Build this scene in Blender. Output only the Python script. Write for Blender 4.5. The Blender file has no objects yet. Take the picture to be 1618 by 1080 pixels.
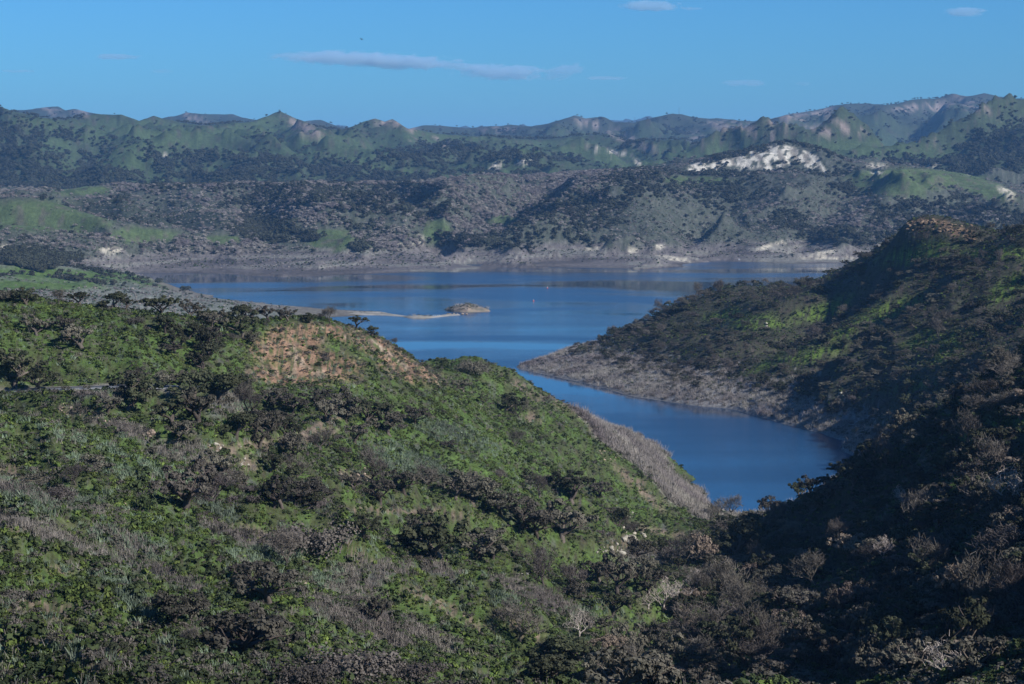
import bpy, math, random
import numpy as np
from mathutils import Matrix, Vector
rng = np.random.default_rng(7)
random.seed(7)
scene = bpy.context.scene
COL = scene.collection

# ---------------------------------------------------------------- camera, sky, sun, exposure
EYE = 150.0                 # height of the view point above the lake, metres
FPX = 3146.0                # focal length in photograph pixels (1618 wide)
HZ = 250.0                  # row of the true horizon
cam = bpy.data.cameras.new('camera')
cam.sensor_width = 36.0
cam.lens = 36.0 * FPX / 1618.0
cam.shift_y = -(540.0 - HZ) / 1618.0
cam.clip_start = 1.0
cam.clip_end = 60000.0
camo = bpy.data.objects.new('camera', cam)
camo.location = (0, 0, EYE)
camo.rotation_euler = (math.radians(90), 0, 0)
COL.objects.link(camo)
scene.camera = camo

SUN_EL = 33.0
SUN_AZ = 124.0              # clockwise from straight ahead (+Y): right and a little behind
w = bpy.data.worlds.new('World'); scene.world = w
w.use_nodes = True
nt = w.node_tree
sky = nt.nodes.new('ShaderNodeTexSky'); sky.sky_type = 'NISHITA'; sky.sun_disc = False
sky.sun_elevation = math.radians(SUN_EL); sky.sun_rotation = math.radians(SUN_AZ)
sky.altitude = 300; sky.air_density = 1.0; sky.dust_density = 0.7; sky.ozone_density = 4.0
bg = nt.nodes['Background']; bg.inputs['Strength'].default_value = 0.066
tint = nt.nodes.new('ShaderNodeMix'); tint.data_type = 'RGBA'; tint.blend_type = 'MULTIPLY'; tint.inputs[0].default_value = 1.0
tint.inputs[7].default_value = (0.36, 0.90, 1.46, 1)      # the photograph's cool white balance
nt.links.new(sky.outputs[0], tint.inputs[6]); nt.links.new(tint.outputs[2], bg.inputs[0])
sl = bpy.data.lights.new('sun', 'SUN'); sl.energy = 5.0; sl.angle = math.radians(0.5); sl.color = (1.0, 0.965, 0.92)
so = bpy.data.objects.new('sun', sl); COL.objects.link(so)
a, e = math.radians(SUN_AZ), math.radians(SUN_EL)
SUND = Vector((math.sin(a) * math.cos(e), math.cos(a) * math.cos(e), math.sin(e)))
so.rotation_euler = SUND.to_track_quat('Z', 'Y').to_euler()
so.location = (400, -300, 900)
scene.view_settings.view_transform = 'Standard'
scene.view_settings.look = 'None'
scene.view_settings.exposure = 0.36
scene.view_settings.gamma = 1.0
scene.cycles.max_bounces = 5
scene.cycles.diffuse_bounces = 2
scene.cycles.glossy_bounces = 2
scene.cycles.transparent_max_bounces = 8
scene.cycles.volume_bounces = 2
scene.cycles.use_denoising = True
scene.cycles.use_fast_gi = False

# ---------------------------------------------------------------- helpers
def mat(name, rough=0.85, spec=0.2):
    m = bpy.data.materials.new(name); m.use_nodes = True
    b = m.node_tree.nodes['Principled BSDF']
    b.inputs['Roughness'].default_value = rough
    b.inputs['Specular IOR Level'].default_value = spec
    return m, m.node_tree, b

def mesh(name, v, f, m=None, smooth=False):
    """v (n,3), f (k,3) or (k,4) arrays"""
    v = np.asarray(v, np.float32); f = np.asarray(f, np.int32)
    me = bpy.data.meshes.new(name)
    me.vertices.add(len(v)); me.vertices.foreach_set('co', v.ravel())
    k = f.shape[1]
    me.loops.add(f.size); me.loops.foreach_set('vertex_index', f.ravel())
    me.polygons.add(len(f)); me.polygons.foreach_set('loop_start', np.arange(0, f.size, k, dtype=np.int32))
    if smooth: me.polygons.foreach_set('use_smooth', np.ones(len(f), bool))
    me.update(calc_edges=True)
    if m: me.materials.append(m)
    return me

def obj(name, me, parent=None, label=None, cat=None, group=None, kind=None, loc=None):
    o = bpy.data.objects.new(name, me); COL.objects.link(o)
    if parent: o.parent = parent
    if label: o['label'] = label
    if cat: o['category'] = cat
    if group: o['group'] = group
    if kind: o['kind'] = kind
    if loc is not None: o.location = loc
    return o

# vectorised gradient noise
_perm = np.random.default_rng(3).permutation(4096).astype(np.int32)
_ang = np.random.default_rng(4).random(4096).astype(np.float32) * 2 * np.pi
_gx, _gy = np.cos(_ang), np.sin(_ang)
def noise(x, y, seed=0):
    xi = np.floor(x).astype(np.int64); yi = np.floor(y).astype(np.int64)
    xf = (x - xi).astype(np.float32); yf = (y - yi).astype(np.float32)
    def g(ix, iy, dx, dy):
        h = _perm[(_perm[(ix + seed * 131) & 4095] + iy) & 4095]
        return _gx[h] * dx + _gy[h] * dy
    u = xf * xf * xf * (xf * (xf * 6 - 15) + 10); v = yf * yf * yf * (yf * (yf * 6 - 15) + 10)
    a = g(xi, yi, xf, yf); b = g(xi + 1, yi, xf - 1, yf)
    c = g(xi, yi + 1, xf, yf - 1); d = g(xi + 1, yi + 1, xf - 1, yf - 1)
    return (a + u * (b - a)) * (1 - v) + (c + u * (d - c)) * v
def fbm(x, y, lam, octv=4, seed=0, gain=0.5):
    s = 0; amp = 1.0; x = x / lam; y = y / lam
    for k in range(octv):
        s = s + amp * noise(x, y, seed + k); x = x * 2.03 + 5.1; y = y * 2.03 + 1.7; amp *= gain
    return s
def ridged(x, y, lam, octv=3, seed=0):
    s = 0; amp = 1.0; x = x / lam; y = y / lam; wgt = 1.0
    wx = noise(x * 0.7, y * 0.7, seed + 50) * 0.45; wy = noise(x * 0.7 + 9, y * 0.7 + 4, seed + 51) * 0.45
    x = x + wx; y = y + wy
    for k in range(octv):
        n = 1 - np.abs(noise(x, y, seed + k)) * 2.2
        n = n * n * wgt; wgt = np.clip(n * 1.4, 0, 1)
        s = s + amp * (n - 0.45); x = x * 2.1 + 3.3; y = y * 2.1 + 7.7; amp *= 0.48
    return s
def sstep(a, b, x):
    t = np.clip((x - a) / (b - a), 0, 1); return t * t * (3 - 2 * t)

# ---------------------------------------------------------------- the lie of the land
# measured points: (column, row, distance) of the photograph; Zp: (column, distance, height above the lake)
def world(px, py, d):
    return ((px - 809.0) / FPX * d, d, EYE - (py - HZ) / FPX * d)
CT = []                     # px, d, z
def line(pts, step=30):
    for (a, b) in zip(pts, pts[1:]):
        n = max(1, int(abs(b[0] - a[0]) / step), int(abs(b[1] - a[1]) / step))
        for k in range(n):
            t = k / n; p = [a[i] + (b[i] - a[i]) * t for i in range(3)]
            p[2] = a[2] * (b[2] / a[2]) ** t
            CT.append((p[0], p[2], world(*p)[2]))
    p = pts[-1]; CT.append((p[0], p[2], world(*p)[2]))
def pts(L):
    for p in L: CT.append((p[0], p[2], world(*p)[2]))
def Zp(*L):
    for p in L: CT.append(p)
def shore(L, step=25):      # a water line: height 0, so the row gives the distance
    line([(x, y, EYE * FPX / (y - HZ)) for (x, y) in L], step)

def behind(P, f, dz):       # the ground falls away on the hidden side of a crest
    for p in P:
        x, y, z = world(*p); CT.append((p[0], y * f, z - dz))
# foreground, left hillside
for px in (-2500, -1200, -400, 0, 400, 809, 1200, 1618, 2200, 3400, 4700): Zp((px, 60, 122), (px, 110, 108))
Zp((-2500, 200, 150), (-1200, 250, 140), (-2500, 600, 170), (-1200, 700, 140), (-700, 500, 125), (-700, 250, 112))
line([(0,1080,195),(0,950,240),(0,850,300),(0,760,350),(0,700,400),(0,640,460),(0,612,485),(0,560,505),(0,500,530),(0,462,560)], 80)
line([(250,1080,225),(250,950,280),(250,850,330),(250,760,385),(250,700,440),(250,640,480),(250,612,500),(250,560,525),(250,505,550)], 80)
line([(500,1080,250),(500,960,305),(500,850,370),(500,760,440),(500,690,500),(500,640,540),(500,600,570),(500,550,600)], 80)
line([(600,1080,275),(600,960,330),(600,850,400),(600,750,480),(600,650,570),(600,580,630)], 80)
line([(800,640,740),(800,700,660),(800,780,560),(800,860,470),(800,950,395),(800,1050,330),(800,1120,300)], 80)
line([(950,720,750),(950,800,650),(950,870,570),(950,930,505)], 80)
pts([(1050,800,740),(1050,850,680),(1010,880,620),(400,1120,215),(-300,900,250),(-300,620,450)])
CRESTS = [[(-500,420,600),(-200,445,580),(0,462,560),(120,481,560),(250,497,565),(380,508,590),(480,513,615),(560,519,645),(600,532,660),(650,566,680),(690,601,700)]]
line(CRESTS[0], 25)
line([(690,601,700),(705,580,740),(722,572,760),(760,580,770),(830,616,780),(900,645,790),(930,659,800),(980,700,800),(1040,750,805),(1090,790,815),(1140,818,828)], 25)
pts([(1000,685,880),(1040,705,930),(1065,742,890)])
line([(1100,874,700),(1030,925,590),(950,1000,480),(880,1060,410),(820,1130,340)], 60)
# near right spur and the off-frame hill it belongs to
line([(1165,832,760),(1250,800,720),(1330,762,700),(1420,692,670),(1500,640,640),(1560,605,620),(1618,565,600),(1720,500,590),(1850,460,580),(2100,430,570)], 30)
pts([(1200,880,640),(1200,950,540),(1200,1050,430),(1350,850,590),(1350,950,470),(1350,1060,380),(1500,740,570),(1500,830,490),(1500,930,415),(1500,1060,340),
     (1618,660,540),(1618,760,460),(1618,860,390),(1618,960,340),(1618,1080,295),(1850,700,450),(1850,900,330)])
Zp((2200,400,116),(2500,350,146),(2900,300,154),(3400,250,155),(2700,600,118),(2500,800,88),(2300,1000,82),(2250,500,112),(4700,300,205),(4700,900,110),(4700,1800,110),(3000,1800,100))
# cove, lake bed
shore([(1200,811),(1250,795),(1290,774),(1335,750),(1352,722),(1345,700),(1300,685),(1230,667),(1150,645),(1100,641),(1000,626),(960,614),(900,600),(850,589),(816,580)])
shore([(816,580),(850,571)])
shore([(1140,822),(1082,765),(1074,748),(1060,720),(1020,690),(960,670),(880,650)])
pts([(1400,650,1030),(1500,600,1010),(1618,540,980),(1450,655,950)])
Zp((1500,800,35),(1618,800,55),(1400,840,6),(1800,800,68),(1370,950,0.5))
Zp(*[(px,1000,-9) for px in (1120,1170,1220,1270,1310)], *[(px,880,-7) for px in (1165,1200,1230)], (1165,845,-3), *[(px,1150,-9) for px in (850,950,1050,1130,1170)],
   *[(px,1320,-9) for px in (640,720,800,880)], *[(px,1480,-9) for px in (600,680,760,810)], *[(px,1620,-7) for px in (600,700,820,900,1000,1100)],
   *[(px,1720,-8) for px in (900,1000,1100,1200,1300,1400,1500,1650,1900)], *[(px,1700,-8) for px in (560,640,700,800)], *[(px,1800,-6) for px in (540,580,680,800,1000)],
   *[(px,2050,-10) for px in range(640,2000,110)], *[(px,2300,-10) for px in range(390,2000,110)], *[(px,2480,-8) for px in range(290,2000,110)], (760,2560,-6),
   *[(px,2620,-8) for px in range(800,2000,120)], *[(px,2740,-6) for px in range(1130,2000,100)])
# peninsula on the right
CRESTP = [(816,578,1440),(880,560,1450),(940,546,1470),(1000,522,1490),(1045,500,1500),(1060,482,1510),(1110,466,1530),(1160,450,1540),(1215,462,1500),(1260,454,1480),(1340,433,1440),
      (1380,408,1420),(1402,390,1400),(1418,368,1390),(1430,354,1380),(1460,347,1370),(1500,352,1355),(1530,366,1340),(1555,378,1330),(1585,373,1310),(1618,364,1290),(1750,345,1250),(1950,350,1200),(2300,370,1150)]
line(CRESTP, 25); behind(CRESTP[4:], 1.07, 12)
pts([(1000,590,1330),(1100,560,1360),(1100,610,1240),(1200,520,1370),(1200,580,1260),(1200,640,1170),(1300,480,1390),(1300,560,1250),(1300,630,1130),(1400,450,1360),(1400,520,1240),(1400,600,1090),
     (1500,420,1310),(1500,480,1200),(1500,550,1080),(1618,420,1220),(1618,480,1110),(1800,480,1020)])
# shore plain on the left
shore([(205,431),(230,438),(262,447),(300,458),(340,471),(400,478),(450,483),(520,488),(600,492),(612,495),(560,499),(480,503)])
pts([(0,445,1900),(100,455,1800),(0,470,1500),(150,470,1700),(300,478,1850),(400,487,1900),(450,492,1850),(220,447,2300),(100,430,2300),(0,430,2300),(-250,440,2000),(0,398,2450),(60,408,2450),(150,424,2550),(-250,400,2400)])
Zp((0,700,86),(-250,720,90),(200,720,80),(400,760,72),(520,800,60),(-600,1200,75),(300,1500,28),(0,1000,60),(250,1000,45),(450,1000,25),(560,1000,6),(450,1500,10),(650,850,25),(520,1620,0),(600,1200,-2),(-500,1000,80),(-1200,1500,90),(-2500,2000,120))
# far shore, middle hills
shore([(205,431),(300,431),(400,434),(470,437),(560,433),(640,430),(700,428),(768,426)])
shore([(768,426),(745,420),(700,415),(682,411)]); shore([(682,411),(730,417),(800,421),(900,422),(1000,424),(1080,421),(1100,414),(1130,411),(1250,416),(1340,415),(1500,412),(1700,411),(1950,411)])
line([(-100,402,2760),(200,402,2780),(500,403,2780),(640,400,2800),(800,396,2880),(950,394,2890),(1080,396,2890),(1150,393,2990),(1300,391,3000),(1450,390,3010),(1618,386,3010),(1900,380,3010)], 60)
pts([(600,415,2720),(700,417,2740),(480,418,2680),(300,417,2710)])
line([(-150,320,2900),(0,313,2850),(60,318,2850),(100,333,2830),(140,350,2800),(175,362,2780)], 25)
pts([(0,352,2700),(100,362,2700),(0,368,2600),(100,375,2640),(200,380,2720),(60,386,2560)])
line([(85,315,3150),(200,320,3100),(300,328,3050),(370,337,3000),(400,352,2980)], 30)
pts([(200,345,2990),(300,365,2850),(400,378,2870),(240,357,2860)])
Zp((0,3020,72),(150,3300,72),(300,3300,70))
line([(-100,300,3500),(110,302,3500),(150,296,3550),(185,292,3550),(230,299,3600),(280,296,3600),(330,300,3600),(390,294,3650),(450,299,3650),(510,294,3650),(560,299,3650),(610,292,3700),(650,294,3700),(700,285,3700),(760,277,3750),(850,281,3700),(950,273,3650),(1040,268,3650),(1080,272,3700)], 35)
pts([(500,340,3200),(600,330,3250),(700,325,3300),(560,385,2880),(470,375,2920),(650,380,2900),(720,370,2980),(430,345,3080),(820,310,3450),(900,300,3450),(1000,290,3450)])
line([(1010,290,3400),(940,320,3200),(870,338,3100),(800,362,3000),(760,385,2900)], 30)
pts([(700,352,3150),(760,340,3250)])
line([(940,320,3200),(1000,322,3150),(1060,350,3050),(1120,388,2960)], 30)
pts([(1100,330,3420),(1150,300,3500),(1140,362,3200)])
line([(1200,275,3550),(1250,292,3400),(1300,325,3220),(1230,360,3060),(1200,380,3000)], 30)
line([(1070,272,4000),(1090,262,4000),(1140,250,4050),(1190,235,4100),(1240,226,4100),(1290,236,4050),(1340,258,4000),(1380,268,3900)], 25)
line([(1085,276,3880),(1160,278,3900),(1250,270,3905),(1320,279,3890)], 20)
line([(1085,262,3915),(1130,257,3935),(1190,245,3960),(1240,232,3975),(1290,243,3960),(1330,264,3930)], 20)
line([(1380,268,3900),(1420,265,3850),(1470,268,3800),(1520,280,3700),(1560,295,3600),(1618,315,3500),(1800,330,3400)], 30)
pts([(1380,290,3600),(1450,300,3500),(1350,330,3250),(1450,340,3150),(1550,345,3150),(1618,352,3100),(1330,300,3500)])
line([(1480,263,4700),(1520,250,4700),(1560,238,4700),(1618,212,4700),(1800,180,4700),(2100,170,4600)], 35)
pts([(1560,270,4300),(1618,275,4150)])
Zp(*[(px,4200,68) for px in (-300,0,200,400,600,800)], (950,4200,100), (1150,4600,115),(1300,4600,115),(1430,4500,105), (-1200,4000,120),(-1200,3000,90))
# dotted range behind
line([(-300,300,4400),(0,302,4350),(150,300,4350),(300,298,4400),(600,290,4500),(750,274,4600),(900,272,4700)], 90)
pts([(0,250,5000),(150,245,5100),(300,240,5200),(450,245,5300),(600,255,5000),(700,268,4700),(100,200,5800),(250,222,5600),(350,232,5500),(480,238,5500),(560,262,4900),(30,215,5500)])
CRESTS.append([(-600,170,6300),(-200,165,6300),(0,170,6300),(20,176,6300),(60,186,6300),(100,189,6300),(150,181,6400),(193,181,6400),(220,190,6400),(243,183,6500),(262,188,6500),(290,194,6500),(330,198,6500),
      (400,192,6600),(425,183,6600),(442,176,6600),(467,187,6600),(500,202,6600),(540,204,6700),(570,195,6700),(593,187,6700),(608,192,6700),(620,187,6700),(643,203,6700),(690,212,6700),(735,215,6700),
      (800,218,6600),(870,222,6500),(900,216,6500),(960,212,6400),(1000,224,6300),(1050,222,6400),(1080,220,6500),(1110,228,6500),(1150,238,6400)])
line(CRESTS[-1], 30)
pts([(700,235,5800),(780,250,5400),(850,238,5900),(900,258,5300),(1000,252,5500),(1050,257,5200),(950,247,5600),(1020,262,5000)])
line([(1240,232,6000),(1280,224,6000),(1340,219,6000),(1440,222,6000),(1500,232,5900)], 35)
pts([(1400,245,5200),(1300,243,5300),(1450,255,5000)])
Zp(*[(px,7900,150) for px in (-300,0,150,300,450,600,750)], (-1200,6000,300),(-2500,5000,300))
pts([(1180,228,7000),(1350,216,7400),(1500,222,7300),(1618,222,7000),(1000,209,8300),(1100,213,8000),(880,209,8500),(1250,210,8500),(1450,195,8900)])
# skyline
CRESTS.append([(-600,180,10500),(-100,176,10500),(20,174,10500),(50,174,10500),(75,168,10500),(92,167,10500),(103,173,10500),(117,172,10500),(150,180,10500),(215,192,10500),(275,184,10500),(295,177,10500),(330,180,10500),(367,181,10500),
      (403,189,10500),(460,196,10500),(507,189,10500),(533,198,10500),(560,204,10500),(600,208,10500),(645,204,10500),(673,198,10500),(697,199,10500),(740,203,10500),(770,201,10500),(807,197,10500),(840,200,10500),(867,197,10500),
      (890,188,10500),(907,183,10500),(925,187,10500),(953,185,10500),(970,193,10500),(1000,193,10500),(1030,187,10500),(1063,180,10500),(1078,181,10500),(1111,187,10500),(1155,188,10300),(1195,191,10200),(1221,188,10000),
      (1251,180,10000),(1278,177,10000),(1310,170,10000),(1335,164,10000),(1368,162,10000),(1398,167,10000),(1445,158,10000),(1475,156,10000),(1505,148,10000),(1528,152,10000),(1555,148,10000),(1578,153,10000),(1618,157,10000),(1800,150,10000),(2400,160,10000)])
line(CRESTS[-1], 40)
line([(-300,225,19000),(400,222,19000),(500,200,19000),(520,196,19000),(548,197,19000),(580,205,19000),(700,215,19000),(940,205,19000),(960,195,19000),(973,190,19000),(1000,186,19000),(1017,183,19000),(1035,183,19000),(1060,192,19000),
      (1100,210,19000),(1140,196,19000),(1165,185,19000),(1188,180,19000),(1205,181,19000),(1225,187,19000),(1260,205,19000),(1700,220,19000),(2300,220,19000)], 60)
Zp(*[(px,13500,180) for px in range(-600,2600,250)], *[(px,26000,60) for px in range(-600,2700,400)], (-2500,15000,250),(4500,15000,250),(4500,5000,300),(3200,3500,200))

behind(CRESTS[0], 1.07, 9)
behind([(722,572,760),(760,580,770),(830,616,780),(900,645,790)], 1.06, 9)
behind(CRESTS[1], 1.06, 45); behind(CRESTS[2], 1.06, 60)
C = np.array(CT, np.float64)
CX = (C[:, 0] - 809) / FPX * C[:, 1]; CY = C[:, 1]
def crest_fade(x, y, LL, wd):
    """less noise along the measured skyline crests"""
    best = np.full(np.shape(x), 1e9)
    for P in LL:
        P = [world(*p) for p in P]
        for a, b in zip(P, P[1:]):
            dx, dy = b[0] - a[0], b[1] - a[1]
            t = np.clip(((x - a[0]) * dx + (y - a[1]) * dy) / (dx * dx + dy * dy), 0, 1)
            best = np.minimum(best, np.hypot(x - a[0] - t * dx, y - a[1] - t * dy) / (wd * a[1]))
    return 1 - 0.93 * np.exp(-best ** 2)
def detail(x, y):
    """spurs, gullies and small bumps, metres"""
    x = np.asarray(x); y = np.asarray(y)
    h = np.array(detail0(x, y)); m = y > 5600
    if m.any(): h[m] *= crest_fade(x[m], y[m], CRESTS[1:], 0.035)
    m = (y > 1100) & (y < 1690) & (x > 0)
    if m.any(): h[m] *= crest_fade(x[m], y[m], [CRESTP], 0.03)
    m = (y < 900) & (x < 60)
    if m.any(): h[m] *= crest_fade(x[m], y[m], CRESTS[:1], 0.09)
    return h
def detail0(x, y):
    ld = np.log(y)
    def band(lo, hi, f=0.25): return sstep(lo - f, lo + f, ld) * (1 - sstep(hi - f, hi + f, ld))
    L = math.log
    nearb = band(0, L(850)); midb = band(L(850), L(1900)); farb = band(L(1900), L(4300)); rng_ = band(L(4300), 20)
    h = nearb * (5.2 * ridged(x, y, 58, 3, 1) + 1.0 * fbm(x, y, 14, 3, 9))
    east = 0.22 + 0.78 * sstep(-0.06, 0.02, x / y)          # the plain on the left is smoother
    h = h + midb * east * (8.0 * ridged(x, y, 115, 3, 2) + 1.6 * fbm(x, y, 22, 4, 10))
    h = h + farb * (0.5 + 0.5 * sstep(-.16, -.05, x / y)) * (27.0 * ridged(x, y, 250, 4, 3) + 4.0 * fbm(x, y, 50, 4, 11))
    sky_ = sstep(8.9, 9.1, ld)
    h = h + rng_ * (1 - sky_) * (56.0 * ridged(x, y, 430, 5, 4) + 8.0 * fbm(x, y, 120, 4, 12))
    h = h + sky_ * (66.0 * ridged(x, y, 900, 5, 4) + 12.0 * fbm(x, y, 170, 4, 12))
    return h
def uv(px, d): return (px - 809) / FPX, np.log(d)
cu, cv = uv(C[:, 0], C[:, 1])
# merge near-duplicate points
key = np.round(np.stack([cu / 0.0035, cv / 0.0035], 1)).astype(int)
_, ui = np.unique(key, axis=0, return_index=True)
C = C[ui]; cu = cu[ui]; cv = cv[ui]; CX = CX[ui]; CY = CY[ui]
fade_c = sstep(1.0, 26.0, C[:, 2])
def wgt(z): return sstep(-2.0, 26.0, z)
T = C[:, 2]
def kern(r2): return -np.sqrt(r2 + 0.004 ** 2)
def solve(T):
    K = kern((cu[:, None] - cu[None]) ** 2 + (cv[:, None] - cv[None]) ** 2)
    n = len(cu); A = np.zeros((n + 3, n + 3)); A[:n, :n] = K + np.eye(n) * -1e-5
    Pm = np.stack([np.ones(n), cu, cv], 1); A[:n, n:] = Pm; A[n:, :n] = Pm.T
    return np.linalg.solve(A, np.concatenate([T, np.zeros(3)]))
def evalrbf(S, u, v):
    out = np.empty(u.shape, np.float64); uf = u.ravel(); vf = v.ravel(); of = out.ravel()
    c1 = cu; c2 = cv; s = S[:-3]
    for i in range(0, len(uf), 20000):
        a = uf[i:i + 20000][:, None] - c1; b = vf[i:i + 20000][:, None] - c2
        a *= a; b *= b; a += b; a += 0.004 ** 2; np.sqrt(a, out=a)
        of[i:i + 20000] = -(a @ s)
    return of.reshape(u.shape) + S[-3] + S[-2] * u + S[-1] * v
SR = solve(T - wgt(T) * detail(CX, CY))

colpx = np.concatenate([np.linspace(-2700, -500, 18), np.linspace(-420, -60, 50), np.arange(-50, 1670, 2.0), np.linspace(1680, 2100, 60), np.linspace(2130, 4800, 50)])
def drow():
    segs = [(55, 180, 30), (180, 700, 300), (700, 1000, 60), (1000, 1600, 130), (1600, 2450, 60), (2450, 3860, 190), (3860, 3990, 32), (3990, 4300, 24), (4300, 7000, 150), (7000, 11200, 90), (11200, 26000, 40)]
    return np.concatenate([np.exp(np.linspace(math.log(a), math.log(b), n, endpoint=False)) for a, b, n in segs] + [[26000.0]])
rowd = drow()
NU, NV = len(colpx), len(rowd)
GP, GD = np.meshgrid(colpx, rowd)               # rows: distance, columns: px
GX = (GP - 809) / FPX * GD; GY = GD
# the smooth part is evaluated on every other line, then filled in
ci = np.unique(np.concatenate([np.arange(0, NU, 3), [NU - 1]])); ri = np.unique(np.concatenate([np.arange(0, NV, 2), [NV - 1]]))
U0, V0 = uv(GP[np.ix_(ri, ci)], GD[np.ix_(ri, ci)])
B0 = evalrbf(SR, U0, V0)
tmp = np.stack([np.interp(np.arange(NU), ci, B0[k]) for k in range(len(ri))])
BZ = np.stack([np.interp(np.arange(NV), ri, tmp[:, j]) for j in range(NU)], 1)
DT = detail(GX, GY)
GZ = BZ + wgt(BZ + DT * 0.5) * DT
# gentle stepped terraces left by the falling lake, below 18 m on the far shore
terr = (GY > 2450) & (GZ > 0.5) & (GZ < 20)
tz = GZ / 2.6; GZ = np.where(terr, (np.floor(tz) + sstep(0.25, 0.75, tz - np.floor(tz))) * 2.6 * 0.7 + GZ * 0.3, GZ)
def seen():
    global GR, VIS
    GR = HZ + (EYE - GZ) / GD * FPX             # row each point is seen at
    VIS = GR <= np.minimum.accumulate(GR, axis=0) + 3.0   # seen from the view point (or nearly)
seen()
def hit(px, py):
    """first ground point on the sight line"""
    j = int(np.clip(np.searchsorted(colpx, px), 1, NU - 1)); t = (px - colpx[j - 1]) / (colpx[j] - colpx[j - 1])
    r = GR[:, j - 1] * (1 - t) + GR[:, j] * t
    k = np.argmax(r <= py)
    if k == 0: k = 1
    s = (r[k - 1] - py) / max(1e-6, r[k - 1] - r[k]); s = min(1, max(0, s))
    d = rowd[k - 1] + (rowd[k] - rowd[k - 1]) * s
    z = EYE - (py - HZ) / FPX * d
    return (px - 809) / FPX * d, d, z
def ground(x, y):
    px = 809 + x / y * FPX
    j = int(np.clip(np.searchsorted(colpx, px), 1, NU - 1)); k = int(np.clip(np.searchsorted(rowd, y), 1, NV - 1))
    t = (px - colpx[j - 1]) / (colpx[j] - colpx[j - 1]); s = (y - rowd[k - 1]) / (rowd[k] - rowd[k - 1])
    return float((GZ[k - 1, j - 1] * (1 - t) + GZ[k - 1, j] * t) * (1 - s) + (GZ[k, j - 1] * (1 - t) + GZ[k, j] * t) * s)

def segdist(P):
    """distance of every ground vertex to a polyline of world points"""
    best = np.full(GX.shape, 1e9)
    for (a, b) in zip(P, P[1:]):
        dx, dy = b[0] - a[0], b[1] - a[1]
        t = np.clip(((GX - a[0]) * dx + (GY - a[1]) * dy) / (dx * dx + dy * dy + 1e-6), 0, 1)
        best = np.minimum(best, np.hypot(GX - a[0] - t * dx, GY - a[1] - t * dy))
    return best
STROKES = [   # spurs (+) and gullies (-): points seen in the photograph, half width, height in metres
 ([(1361,512),(1285,565),(1178,600)], 26, 7), ([(1250,485),(1150,540),(1030,592)], 26, 6), ([(1500,470),(1411,560),(1330,600)], 26, 7), ([(1590,450),(1520,540),(1470,590)], 22, 6),
 ([(1400,490),(1318,573),(1278,615)], 20, -6), ([(1310,490),(1228,540),(1171,573),(1110,602)], 20, -6), ([(1590,490),(1500,560),(1440,600),(1380,640)], 20, -6),
 ([(0,640),(180,668),(350,712)], 12, 2.6), ([(350,712),(440,696),(540,668)], 11, 3.0), ([(0,700),(130,722),(250,772),(420,792),(520,840)], 10, 2.2),
 ([(0,815),(150,852),(300,890)], 8, 2.0), ([(0,900),(160,940),(280,1015),(330,1060)], 7, 2.6), ([(190,900),(290,965),(350,1040)], 7, -2.6),
 ([(300,640),(420,660),(480,640)], 16, -3.5), ([(480,770),(620,815),(800,835),(930,885)], 11, -3.5), ([(540,860),(690,930),(820,1010)], 12, 2.4),
 ([(560,560),(640,640),(760,720)], 18, 2.5), ([(440,560),(420,600),(380,640)], 12, -2.5),
 ([(260,225),(210,255),(180,290)], 70, 22), ([(420,240),(400,262),(360,290)], 70, 20), ([(90,200),(60,240),(30,280)], 80, 22), ([(330,250),(300,270),(280,292)], 55, -20), ([(150,230),(120,262),(100,290)], 60, -22),
 ([(600,192),(640,225),(700,250)], 70, 25), ([(442,180),(480,215),(520,235)], 60, 25), ([(1450,160),(1400,190),(1330,215)], 110, 50), ([(1555,150),(1500,185),(1460,215)], 110, 55), ([(1618,165),(1590,190),(1560,215)], 100, 45),
 ([(1500,165),(1450,195),(1400,215)], 90, -40), ([(1278,178),(1250,200),(1200,220)], 90, 40), ([(1335,168),(1320,190),(1290,212)], 80, 35), ([(1063,182),(1040,200),(1000,212)], 90, 35), ([(905,185),(890,200),(870,212)], 80, 35),
 ([(1180,285),(1130,320),(1080,370)], 60, -16), ([(1330,300),(1290,340),(1250,380)], 50, -14), ([(1450,270),(1400,310),(1370,345),(1340,380)], 50, 10), ([(1530,305),(1500,322),(1400,345)], 50, -12),
 ([(380,300),(400,330),(440,365)], 45, -12), ([(460,300),(480,330),(520,360)], 45, 12), ([(860,290),(800,330),(740,362)], 50, -14), ([(790,285),(740,315),(690,335)], 45, 12), ([(250,302),(260,330),(300,350)], 40, -9),
 ([(1300,250),(1330,262),(1400,270)], 35, 8), ([(560,300),(590,330),(640,360)], 45, 10), ([(700,300),(680,330),(700,350)], 45, 10), ([(630,300),(640,325),(690,345)], 35, -10), ([(850,290),(880,310),(900,320)], 40, -9),
]
_h = [( [hit(*p) for p in P], wd, ht) for (P, wd, ht) in STROKES]
for P, wd, ht in _h:
    g = np.exp(-(segdist(P) / wd) ** 1.6) * ht * (2.1 if P[0][1] < 1000 else 1.25 if P[0][1] > 4300 else 2.0 if P[0][1] > 2400 else 1.25)
    GZ += g * wgt(GZ)
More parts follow.
